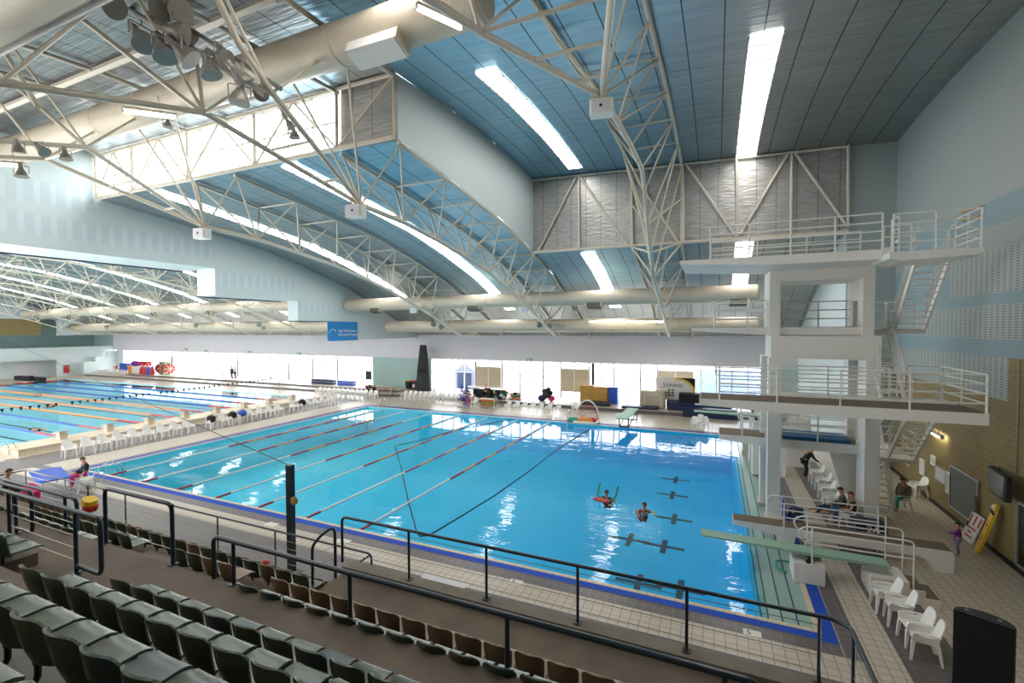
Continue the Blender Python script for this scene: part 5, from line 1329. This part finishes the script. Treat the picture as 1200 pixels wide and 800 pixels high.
toybin(-20.7, -19.2, 42.0, 1.1, ['dark', 'yellow', 'charcoal', 'teal', 'ropewhite', 'dark'], 'dark heaped bin of gear with yellow and white toys', 26, 'charcoal', z0=.4)
toybin(-19.0, -17.7, 42.0, .95, ['orange', 'dark', 'teal', 'ropewhite'], 'smaller heaped bin of gear left of the glass doors', 18, 'charcoal', z0=.4)
a = at0(424, 463)
toybin(a.x-.2, a.x+2.3, a.y, 1.1, ['dark', 'pink', 'dark', 'green', 'orange', 'dark'], 'bin of dark and bright toys by the white wheelie net on the far deck', 30, kinds='ball')

t = thing('gear_bag_pile', 'heap of dark gear bags with red straps right of the far chairs', 'bag pile', (-15.3, 43.2, .3))
c = V((-15.3, 43.2, .32))
for i, (dx, dz, m, r) in enumerate(((-.5, .25, 'navy', .42), (.45, .25, 'pink', .36), (0, .6, 'charcoal', .5), (-.2, .95, 'navy', .36), (.3, .8, 'dark', .36), (.15, 1.15, 'charcoal', .26))): part('bag', MB().ball(c+V((dx, .1*(i % 2), dz)), r, 12, .75), m, t, True)
# white table with net and a traffic cone, pulley reel
tb = thing('trestle_table', 'long white trestle table before the far glazing', 'table', (-22.5, 43.4, .3))
part('table_top', MB().box(-24.4, -19.2, 43.1, 43.9, 1.25, 1.32), 'ropewhite', tb)
for x in (-24.2, -21.8, -19.4):
    for y in (43.15, 43.85): tube('leg', (x, y, .3), (x, y, 1.25), .03, 'ropewhite', tb)
boxthing('dark_crate_row', -23.6, -20.4, 43.2, 43.8, .3, 1.1, 'dark', 'row of dark crates under the white trestle table', 'crates')
cn = atY(573.5, 449, 43.0)
t = thing('traffic_cone', 'orange traffic cone with a white band on top of the dark gear bin', 'traffic cone', (-21.6, 42.35, 1.2))
part('cone', MB().lathe([(.17, .03), (.12, .25)], (-21.6, 42.35, 1.2), 14).lathe([(.07, .42), (.03, .62), (1e-4, .63)], (-21.6, 42.35, 1.2), 14), 'red', t, True)
part('band', MB().lathe([(.121, .25), (.071, .42)], (-21.6, 42.35, 1.2), 14), 'ropewhite', t, True); part('base', MB().box(-21.6-.22, -21.6+.22, 42.15, 42.57, 1.17, 1.23), 'red', t)
t = thing('step_ladder', 'small blue step ladder among the toy bins on the far deck', 'ladder', at0(541, 468)+V((0, 0, .0)))
c = at0(544, 472)
for k in (-.3, .3):
    tube('rail', c+V((k, -.4, .0)), c+V((k, 0, 1.9)), .05, 'blue', t); tube('rail', c+V((k, .5, 0)), c+V((k, 0, 1.9)), .05, 'blue', t)
for i in range(4): tube('rung', c+V((-.3, -.4+.1*i, .35+.42*i)), c+V((.3, -.4+.1*i, .35+.42*i)), .04, 'blue', t)
# folded white goal with red net, left of the green wall bin
c0, c1 = at0(432, 462), at0(458, 463)
t = thing('polo_goal', 'white framed water polo goal with a red net lying before the pale green wall', 'goal', c0)
f = MB(); q0, q1 = V(c0), V(c1); dp = V((0, 1.2, 0))
for o_ in (V((0, 0, 0)), dp): f.sweep(fillet([q0+o_, q0+o_+V((0, 0, 1.0-.3*(o_.y > 0))), q1+o_+V((0, 0, 1.0-.3*(o_.y > 0))), q1+o_], .05), .04, 6)
for q in (q0, q1): f.sweep([q+V((0, 0, .95)), q+dp+V((0, 0, .7))], .035, 6); f.sweep([q+V((0, 0, .06)), q+dp+V((0, 0, .06))], .06, 6)
part('frame', f, 'ropewhite', t)
g = MB()
for i in range(12): p = q0.lerp(q1, i/11); g.sweep([p+V((0, 0, 1)), p+dp*.8+V((0, 0, .6)), p+dp+V((0, 0, .05))], .013, 4)
for zz in (.2, .45, .7): g.sweep([q0+dp*.9+V((0, 0, zz)), q1+dp*.9+V((0, 0, zz))], .013, 4)
part('net', g, 'red', t)
# bins, furled net, notice board by the green wall
def wheelie(c, lid, label):
    t = thing('wheelie_bin', label, 'bin', c, 'bins by the pale green wall'); c = V(c)
    part('body', MB().prism([(c.x-.27, c.z+.1), (c.x+.27, c.z+.1), (c.x+.33, c.z+1.0), (c.x-.33, c.z+1.0)], 1, c.y-.3, c.y+.3), 'dark', t)
    part('lid', MB().prism([(c.x-.36, c.z+1.0), (c.x+.36, c.z+1.0), (c.x+.3, c.z+1.1), (c.x-.3, c.z+1.1)], 1, c.y-.36, c.y+.33), lid, t)
    for k in (-.27, .27): part('wheel', MB().lathe([(.12, -.03), (.12, .03)], c+V((k, .25, .12)), 12, Matrix.Rotation(PI/2, 3, 'Y')), 'black', t)
    return t
wheelie((-33.35, 45.4, .3), 'yellow', 'dark wheelie bin with a yellow lid against the pale green wall')
wb = wheelie((-32.5, 45.4, .3), 'signred', 'dark wheelie bin with a red lid against the pale green wall'); part('sticker', MB().box(-32.65, -32.35, 45.08, 45.1, .6, .95), 'ropewhite', wb)
fn = MB(); N = 22; cx, cy = -31.05, 45.0
vs = []
for j, (z, r) in enumerate(((.3, .95), (1.2, .88), (3., .7), (4.6, .52), (5.3, .42), (5.6, .38))):
    for i in range(N): a = 2*PI*i/N; rr = r*(1+.1*(i % 2)); vs.append((cx+rr*math.cos(a), cy+rr*.5*math.sin(a), z))
fn.add(vs, [(j*N+i, j*N+(i+1) % N, (j+1)*N+(i+1) % N, (j+1)*N+i) for j in range(5) for i in range(N)]+[tuple(range(5*N, 6*N))])
o = solo('furled_net', fn, 'charcoal', 'tall furled charcoal net hanging before the pale green wall', 'net')
part('tie', MB().lathe([(.7, 0), (.72, .05), (.7, .1)], (cx, cy, 2.6), 18), 'black', o)
c = atY(432, 440, 44.8)
nbd = solo('easel_board', MB().box(c.x-.45, c.x+.45, 44.78, 44.84, c.z-.5, c.z+.55), 'charcoal', 'dark board on legs at the left end of the pale green wall', 'board')
for k in (-.4, .4): tube('leg', (c.x+k, 44.85, .0), (c.x+k, 44.85, c.z-.45), .03, 'alu', nbd)
# long pool hall equipment
def reel(c, r, m, label):
    t = thing('lane_rope_reel', label, 'reel', c, 'lane rope reels'); c = V(c)
    for k in (-.5, .5):
        part('wheel', MB().sweep([c+V((k, r*math.cos(a), r+.1+r*math.sin(a))) for a in [2*PI*i/16 for i in range(16)]], .06, 6, True), m, t)
        for i in range(4): a = PI*i/4; tube('spoke', c+V((k, r*math.cos(a), r+.1+r*math.sin(a))), c+V((k, -r*math.cos(a), r+.1-r*math.sin(a))), .035, 'ropewhite', t)
    part('wound_rope', MB().lathe([(r*.8, -.45), (r*.85, -.2), (r*.8, 0), (r*.85, .2), (r*.8, .45)], c+V((0, 0, r+.1)), 16, Matrix.Rotation(PI/2, 3, 'Y')), 'red', t, True)
    return t
rl1 = reel((-78.6, 43.9, .44), .95, 'charcoal', 'big reel of red lane rope in the long pool hall, left one')
rl2 = reel((-76.9, 43.9, .44), .95, 'green', 'big reel with green spokes in the long pool hall, right one')
def crate(x, w, h, m, label, y=44.2, z=.44): return boxthing('storage_tub', x-w/2, x+w/2, y, y+.9, z, z+h, m, label, 'tub', 'tubs along the far wall of the long hall', 'navy')
toybin(-95.2+2.6, -90.6, 44., 1.5, ['blue', 'red', 'pink', 'navy', 'yellow', 'blue'], 'bin of mixed bright toys at the end wall of the long hall', 24, kinds='ball', z0=.5)
crate(-89.6, 2., 1.5, 'blue', 'blue tub of floats along the far wall of the long hall'); crate(-87.9, 1.1, 1.2, 'orange', 'orange tub beside the blue one in the long hall'); crate(-86.2, 2.0, 1.1, 'ropewhite', 'white tub carrying the rolled purple mat'); crate(-84.2, 1.6, 1.1, 'ropewhite', 'white tub carrying the rolled pink mat')
for x, m, l in ((-86.4, 'purple', 'rolled purple mat on a white tub in the long hall'), (-84, 'red', 'rolled pink mat on a white tub in the long hall')):
    solo('rolled_mat', MB().lathe([(1e-4, -.9), (.42, -.9), (.42, .9), (1e-4, .9)], (x, 44.6, 1.98), 14, Matrix.Rotation(PI/2, 3, 'Y')), m, l, 'rolled mat', smooth=True)
for i, (x, m) in enumerate(((-83.2, 'red'), (-82.3, 'red'), (-81.4, 'blue'), (-80.5, 'red'))):
    t = thing('punch_buoy', '%s tall buoy standing in the long hall, %s left of the reels' % ('blue' if m == 'blue' else 'red', nth(3-i)), 'buoy', (x, 43.6, .44)); part('body', MB().lathe([(.3, 0), (.36, .3), (.28, .9), (.12, 1.25)], (x, 43.6, .44), 12), m, t, True); part('cap', MB().ball((x, 43.6, 1.75), .14, 8), 'ropewhite', t, True)
boxthing('bench_seat', -48.2, -44.4, 44.6, 45.2, .44, 1.0, 'navy', 'long blue bench under the glazing of the long hall', 'bench', None, 'ropewhite')
boxthing('bench_seat', -43.8, -41.2, 44.6, 45.2, .44, 1.0, 'blue', 'shorter blue bench right of the long one', 'bench', None, 'ropewhite')
boxthing('dark_bench', -96.6, -89, 33.6, 34.4, .0, .6, 'dark', 'dark low bench along the end of the long pool', 'bench')
for i, y in enumerate((24.5+4.2, 33.2)): boxthing('touch_pad_box', -90.6, -90.2, y-.25, y+.25, .0, .9, 'dark', 'small black box on the far end of the long pool, %s one' % ('nearer', 'farther')[i], 'box')
# bags on the chairs between the pools
for i, (y, m, l) in enumerate(((22.75, 'dark', 'black bag on a chair between the pools, near one'), (24.43, 'dark', 'black bag on a chair between the pools, middle one'), (25.27, 'blue', 'blue bag on a chair between the pools'), (31.15, 'dark', 'black bag on a chair between the pools, farthest one'))):
    t = thing('swim_bag', l, 'bag', (-34.8, y, .46), 'bags between the pools'); part('body', MB().ball((-34.8, y, .76), .33, 10, .85), m, t, True); part('strap', MB().sweep([(-34.9, y-.2, .93), (-34.8, y, 1.13), (-34.7, y+.2, .93)], .02, 5), 'black', t)
# blue table at the left with boxes
c = atZ(58, 556, .72)
t = thing('picnic_table', 'blue topped table beside the stand at the left', 'table', c); part('table_top', MB().obox((c.x, c.y, .72), 2.6, 1.1, .06, Matrix.Rotation(-.25, 3, 'Z'), .1), 'blue', t)
for dx, dy in ((-1., -.4), (1., -.4), (-1., .4), (1., .4)): tube('leg', (c.x+dx, c.y+dy-.25*dx, 0), (c.x+dx, c.y+dy-.25*dx, .7), .03, 'alu', t)
TBL = c
for p, m, l, s in (((105, 588), 'yellow', 'yellow kickboard lying on a seat of the lowest row', .24), ((106, 594), 'red', 'red bag beside the yellow kickboard', .2), ((36, 577), 'pink', 'bright pink bag on a seat of the lowest row at the left', .42)):
    q = atY(*p, 7.95); solo('seat_bag', MB().obox((q.x, 7.95, q.z), s*1.6, .35, s*.9, Matrix.Rotation(.3, 3, 'Y'), .08), m, l, 'bag')
q = atY(311, 655.5, 7.5); solo('red_cap', MB().lathe([(.1, 0), (.09, .05), (.05, .09), (1e-4, .1)], (q.x, 7.5, 2.0), 12), 'red', 'small red cap on a seat of the lowest row before the walkway rail', 'cap', smooth=True)
# ------------------------------------------------------------------ people
def skin_obj(name, verts, edges, radii, mat, parent, levels=2):
    me = bpy.data.meshes.new(name); o = bpy.data.objects.new(name, me); COL.objects.link(o)
    off = WL[parent.name]
    me.from_pydata([V(v)-off for v in verts], edges, []); me.materials.append(M[mat])
    o.parent = parent; WL[o.name] = off
    m = o.modifiers.new('skin', 'SKIN'); m.use_smooth_shade = True
    sv = me.skin_vertices[0].data
    for i, r in enumerate(radii): sv[i].radius = (r, r); sv[i].use_root = (i == 0)
    s = o.modifiers.new('subsurf', 'SUBSURF'); s.levels = levels; s.render_levels = levels
    return o
def person(name_loc, J, label, top='dark', bottom='jeans', hair='hair_b', s=1., sleeves=True, long=True, gaze=(0, -1, 0), skirt=False, shoes=True):
    """J: world joints pelvis, chest, neck, head, and pairs sh, el, wr, hip, kn, an, toe as (left, right)"""
    t = thing('person', label, 'person', name_loc)
    J = {k: (V(v) if not isinstance(v, tuple) or not isinstance(v[0], (tuple, list, Vector)) else (V(v[0]), V(v[1]))) for k, v in J.items()}
    vs, es, rs = [], [], []
    def add(p, r, par=None):
        vs.append(V(p)); rs.append(r*s); i = len(vs)-1
        if par is not None: es.append((par, i))
        return i
    pel = add(J['pelvis'], .135); mid = add(J['pelvis'].lerp(J['chest'], .5), .125, pel); ch = add(J['chest'], .145, mid)
    nk = add(J['neck'], .055, ch); hd = add(J['head'], .088, nk)
    cr = add(J['head']+(J['head']-J['neck']).normalized()*.08*s, .075, hd)
    for i in (0, 1):
        a = add(J['sh'][i], .06, ch); b = add(J['el'][i], .042, a); c = add(J['wr'][i], .03, b)
        f = (J['wr'][i]-J['el'][i]).normalized(); sd = f.cross(V((0, 0, 1))); sd = sd.normalized() if sd.length > .1 else V((1, 0, 0))
        pm = add(J['wr'][i]+f*.06*s, .034, c)
        h = add(J['hip'][i], .088, pel); k = add(J['kn'][i], .06, h); n = add(J['an'][i], .042, k)
        tt = add(J['toe'][i], .034, n)
    body = skin_obj('body', vs, es, rs, 'skin', t)
    for i in (0, 1):   # fingers rooted in the palm, uneven and curled
        f = (J['wr'][i]-J['el'][i]).normalized(); sd = f.cross(V((0, 0, 1))); sd = sd.normalized() if sd.length > .1 else V((1, 0, 0)); dn = f.cross(sd).normalized()
        dn = dn if dn.z < 0 else -dn
        mb = MB(); w = J['wr'][i]+f*.08*s
        for q, L in ((-1.5, .065), (-.5, .078), (.5, .074), (1.5, .058)):
            a = w+sd*q*.018*s; mb.sweep([a-f*.02*s, a+f*L*.5*s+dn*.006*s, a+f*L*.85*s+dn*.03*s], [.0095*s, .009*s, .007*s], 6)
        a = w+sd*-.03*s-f*.04*s; mb.sweep([a, a-sd*.03*s+f*.03*s, a-sd*.035*s+f*.06*s+dn*.01*s], [.011*s, .01*s, .008*s], 6)
        part('fingers', mb, 'skin', body, True)
    g = V(gaze).normalized(); upv = (J['head']-J['neck']).normalized(); g = (g-upv*g.dot(upv)).normalized(); sd = g.cross(upv)
    hc = J['head']+upv*.02*s
    part('nose', MB().sweep([hc+g*.085*s+upv*.02*s, hc+g*.108*s-upv*.015*s, hc+g*.09*s-upv*.025*s], [.008*s, .014*s, .01*s], 6), 'skin', body, True)
    part('mouth', MB().sweep([hc+g*.083*s-upv*.05*s-sd*.025*s, hc+g*.092*s-upv*.052*s, hc+g*.083*s-upv*.05*s+sd*.025*s], .006*s, 6), 'red', body, True)
    for k in (-1, 1):
        part('eye', MB().ball(hc+g*.08*s+sd*.032*s*k+upv*.022*s, .011*s, 8), 'black', body, True)
        part('ear', MB().ball(hc+sd*.092*s*k-upv*.005*s, .022*s, 8, 1.3), 'skin', body, True)
    # hair cap, open at the face
    hm = MB(); N = 14
    R3 = Matrix((sd, g, upv)).transposed()
    def hp(u, v):
        a = 2*PI*u; ph = v*(1.25+.75*max(0, -math.sin(a)))
        r = .103*s
        return hc+upv*.015*s+R3@V((r*math.sin(ph)*math.cos(a), r*1.08*math.sin(ph)*math.sin(a), r*1.12*math.cos(ph)))
    part('hair', hm.grid(hp, N, 6), hair, t, True)
    # top
    vs2, es2, rs2 = [], [], []
    def add2(p, r, par=None):
        vs2.append(V(p)); rs2.append(r*s); i = len(vs2)-1
        if par is not None: es2.append((par, i))
        return i
    if top:
        p0 = add2(J['pelvis']+(J['pelvis']-J['chest']).normalized()*.03*s, .155); m2 = add2(J['pelvis'].lerp(J['chest'], .5), .148, p0); c2 = add2(J['chest'], .165, m2); add2(J['chest'].lerp(J['neck'], .6), .085, c2)
        for i in (0, 1):
            a = add2(J['sh'][i], .078, c2); e2 = J['sh'][i].lerp(J['el'][i], 1. if sleeves else .45); b = add2(e2, .058, a)
            if sleeves: add2(J['el'][i].lerp(J['wr'][i], .9), .044, b)
        skin_obj('top', vs2, es2, rs2, top, t)
    if bottom:
        vs2, es2, rs2 = [], [], []
        p0 = add2(J['pelvis']+(J['chest']-J['pelvis']).normalized()*.04*s, .15)
        for i in (0, 1):
            h = add2(J['hip'][i], .108, p0); k = add2(J['kn'][i], .08, h)
            if long: add2(J['kn'][i].lerp(J['an'][i], .92), .058, k)
        skin_obj('trousers', vs2, es2, rs2, bottom, t)
    return t
def seated(c, face, label, s=1., legs='cross', **kw):
    """sitting on a seat whose top centre is c, facing the unit direction face"""
    f = V(face).normalized(); sd = V((-f.y, f.x, 0)); u = V((0, 0, 1)); c = V(c)
    pel = c+u*.12*s-f*.08*s
    J = dict(pelvis=pel, chest=pel+u*.36*s-f*.08*s, neck=pel+u*.54*s-f*.05*s, head=pel+u*.67*s+f*.0*s)
    J['sh'] = tuple(J['chest']+u*.08*s+sd*k*.19*s for k in (1, -1))
    J['hip'] = tuple(pel-u*.01+sd*k*.1*s+f*.04*s for k in (1, -1))
    J['el'] = tuple(J['sh'][i]-u*.25*s+f*.08*s+sd*k*.05*s for i, k in enumerate((1, -1)))
    J['wr'] = tuple(pel+f*.32*s+u*.1*s+sd*k*.06*s for k in (1, -1))
    if legs == 'cross':
        J['kn'] = (pel+f*.44*s+u*.06*s+sd*.08*s, pel+f*.45*s+u*.12*s-sd*.02*s)
        J['an'] = (pel+f*.52*s-u*.42*s+sd*.08*s, pel+f*.82*s-u*.12*s+sd*.02*s)
    elif legs == 'stretch':
        J['kn'] = tuple(pel+f*.45*s-u*.02*s+sd*k*.09*s for k in (1, -1)); J['an'] = (pel+f*.82*s-u*.3*s+sd*.08*s, pel+f*.9*s-u*.2*s+sd*-.02*s)
    else:
        J['kn'] = tuple(pel+f*.43*s+u*.02*s+sd*k*.11*s for k in (1, -1)); J['an'] = tuple(pel+f*.42*s-u*.43*s+sd*k*.11*s for k in (1, -1))
    J['toe'] = tuple(a+f*.14*s-u*.06*s for a in J['an'])
    return person(c, J, label, s=s, gaze=f, **kw)
def standing(c, face, label, s=1., lean=0., arms=None, **kw):
    f = V(face).normalized(); sd = V((-f.y, f.x, 0)); u = V((0, 0, 1)); c = V(c)
    pel = c+u*.92*s; ax = (u*math.cos(lean)+f*math.sin(lean)); pf = (f*math.cos(lean)-u*math.sin(lean))
    pel = pel-f*.12*math.sin(lean)
    J = dict(pelvis=pel, chest=pel+ax*.4*s, neck=pel+ax*.58*s, head=pel+ax*.72*s+f*.02*s)
    J['sh'] = tuple(J['chest']+ax*.08*s+sd*k*.19*s for k in (1, -1)); J['hip'] = tuple(pel-u*.03*s+sd*k*.1*s for k in (1, -1))
    if arms == 'reach':
        J['el'] = tuple(J['sh'][i]+f*.12*s-u*.25*s+sd*k*.04*s for i, k in enumerate((1, -1))); J['wr'] = tuple(J['el'][i]+f*.2*s-u*.14*s for i in (0, 1))
    elif arms == 'out':
        J['el'] = (J['sh'][0]+f*.16*s-u*.18*s+sd*.08*s, J['sh'][1]-u*.27*s-sd*.06*s); J['wr'] = (J['el'][0]+f*.22*s+u*.04*s, J['el'][1]-u*.22*s+f*.06*s)
    else:
        J['el'] = tuple(J['sh'][i]-u*.28*s+sd*k*.06*s for i, k in enumerate((1, -1))); J['wr'] = tuple(J['el'][i]-u*.24*s+f*.06*s for i in (0, 1))
    J['kn'] = (c+u*.5*s+sd*.11*s+f*.06*s, c+u*.5*s-sd*.1*s+f*.02*s); J['an'] = (c+u*.08*s+sd*.11*s-f*.03*s, c+u*.08*s-sd*.1*s-f*.05*s)
    J['toe'] = tuple(a+f*.15*s-u*.05*s for a in J['an'])
    return person(c, J, label, s=s, gaze=f, **kw)
seated((CH1.x, CH1.y, .43), (-.97, .2, 0), 'seated woman in a black patterned top and grey jeans under the tower', legs='cross', top='dark', bottom='jeans', hair='hair_b', sleeves=False)
seated((CH2.x, CH2.y+.0, .43), (-.99, .05, 0), 'seated woman in an olive top and dark jeans with legs stretched out', legs='stretch', top='olive', bottom='jeans_dk', hair='hair_k')
standing(atZ(944, 561), (.95, .1, 0), 'standing person in black leaning over the chairs under the tower', lean=.55, arms='reach', top='dark', bottom='dark', hair='hair_k')
standing(atZ(1122, 651), (-.95, .3, 0), 'small child in a purple top and lilac leggings near the yellow wall', s=.62, arms='out', top='purple', bottom='lilac', hair='hair_k')
c = atZ(1056, 585, .43); chair(c.x, c.y, L90+.2, 'white chair under the person in teal beside the stairs', None, True)
seated((c.x, c.y, .43), (-.8, -.6, 0), 'seated person in a teal skirt partly hidden by the stair handrail', top='mat_brown', bottom='teal', legs='down', hair='hair_b')
c = TBL
seated((c.x+.9, c.y+.8, .5), (-.1, -1, 0), 'person in black with pinned up hair sitting at the blue table', top='dark', bottom='pink', legs='down', hair='hair_b')
boxthing('table_bench', c.x-.2, c.x+1.6, c.y+.65, c.y+1.05, .0, .47, 'alu', 'bench behind the blue table', 'bench')
q = atY(12, 570, 7.8)
seated((q.x, 7.85, 1.66), (.1, 1, 0), 'spectator in black sitting in the lowest row at the left edge', top='dark', bottom='dark', legs='down', hair='hair_b')
# swimmers: head, shoulders and arms above the water
def swimmer(px, py, label, suit, extra=None, face=(0, -1, 0)):
    c = atZ(px, py, ZW); f = V(face).normalized(); sd = V((-f.y, f.x, 0)); u = V((0, 0, 1))
    pel = c-u*.42-f*.3
    J = dict(pelvis=pel, chest=c-u*.12-f*.04, neck=c+u*.1, head=c+u*.23+f*.03)
    J['sh'] = tuple(J['chest']+u*.08+sd*k*.19 for k in (1, -1)); J['hip'] = tuple(pel+sd*k*.1 for k in (1, -1))
    J['el'] = tuple(J['sh'][i]+sd*k*.22+f*.15-u*.02 for i, k in enumerate((1, -1))); J['wr'] = tuple(J['el'][i]+f*.22-sd*k*.05+u*.02 for i, k in enumerate((1, -1)))
    J['kn'] = tuple(pel-u*.12+sd*k*.1-f*.38 for k in (1, -1)); J['an'] = tuple(pel+u*.0+sd*k*.1-f*.78 for k in (1, -1)); J['toe'] = tuple(a+u*.03-f*.12 for a in J['an'])
    t = person(c, J, label, top=suit, bottom=suit, long=False, sleeves=False, gaze=f, hair='hair_b')
    return c
c = swimmer(711, 583, 'swimmer in a dark suit with a red float and green noodle', 'dark')
solo('foam_noodle', MB().sweep([c+V((-.35, .2, .55)), c+V((-.4, -.1, .12)), c+V((-.15, -.35, .0)), c+V((.2, -.35, .0)), c+V((.4, -.05, .12)), c+V((.45, .25, .5))], .045, 8), 'green', 'bright green foam noodle wrapped round the swimmer with the red float', 'pool noodle', smooth=True)
solo('swim_float', MB().obox(c+V((-.15, -.45, .03)), .75, .35, .06, Matrix.Rotation(-.3, 3, 'Z'), .12), 'red', 'red float held in front of the swimmer with the noodle', 'float')
c = swimmer(755, 598, 'swimmer in a red top beyond the tip of the springboard', 'red', face=(.4, -1, 0))
for p, l in (((48, 463), 'swimmer far off in a middle lane of the long pool'), ((45, 504), 'swimmer in the nearest lane of the long pool'), ((62, 476), 'swimmer beside an orange rope of the long pool')):
    c = atZ(*p, Z5)
    J = dict(pelvis=c+V((-.75, 0, -.05)), chest=c+V((-.3, 0, 0)), neck=c+V((-.1, 0, .02)), head=c+V((.05, 0, .02)))
    J['sh'] = (c+V((-.2, .18, .02)), c+V((-.2, -.18, .02))); J['hip'] = (c+V((-.8, .1, -.06)), c+V((-.8, -.1, -.06)))
    J['el'] = (c+V((.05, .4, .15)), c+V((-.4, -.35, .0))); J['wr'] = (c+V((.3, .3, .02)), c+V((-.6, -.3, -.05)))
    J['kn'] = (c+V((-1.2, .1, -.1)), c+V((-1.2, -.1, -.1))); J['an'] = (c+V((-1.6, .1, -.08)), c+V((-1.6, -.1, -.15))); J['toe'] = (c+V((-1.75, .1, -.1)), c+V((-1.75, -.1, -.17)))
    person(c, J, l, top=None, bottom='dark', long=False, gaze=(.3, 0, -1), hair='hair_k')
for p, cap, tp, l in (((272, 444), 'red', 'dark', 'person with a red cap standing by the far glazing of the long hall'), ((276, 444), 'yellow', 'greywhite', 'person with a yellow cap standing by the far glazing of the long hall')):
    c = atZ(*p, .44); standing((c.x, c.y, .44), (0, -1, 0), l, top=tp, bottom='dark', hair=cap)
# ------------------------------------------------------------------ light
WORLD = 5.5
w = bpy.data.worlds.new('overcast_sky'); SC.world = w; w.use_nodes = True
bg = w.node_tree.nodes['Background']; bg.inputs[0].default_value = (.97, .99, 1.0, 1); bg.inputs[1].default_value = WORLD
def portal(nm, loc, rot, sx, sy):
    l = bpy.data.lights.new(nm, 'AREA'); l.shape = 'RECTANGLE'; l.size = sx; l.size_y = sy
    l.cycles.is_portal = True
    o = bpy.data.objects.new(nm, l); COL.objects.link(o); o.location = loc; o.rotation_euler = rot
portal('window_portal', (-44, YF+.4, 2.1), (-PI/2, 0, 0), 100, 3.7)
portal('clerestory_portal', (-23.8, Y0+.15, 16.3), (-PI/2, 0, 0), 18.3, 2.5)
vs = SC.view_settings
vs.view_transform = 'Standard'; vs.look = 'None'; vs.exposure = 0.85; vs.gamma = 1.0
SC.cycles.max_bounces = 8; SC.cycles.diffuse_bounces = 4; SC.cycles.glossy_bounces = 4; SC.cycles.transparent_max_bounces = 12
SC.cycles.caustics_reflective = False; SC.cycles.caustics_refractive = False
SC.cycles.use_denoising = True
SC.cycles.sample_clamp_indirect = 6.0
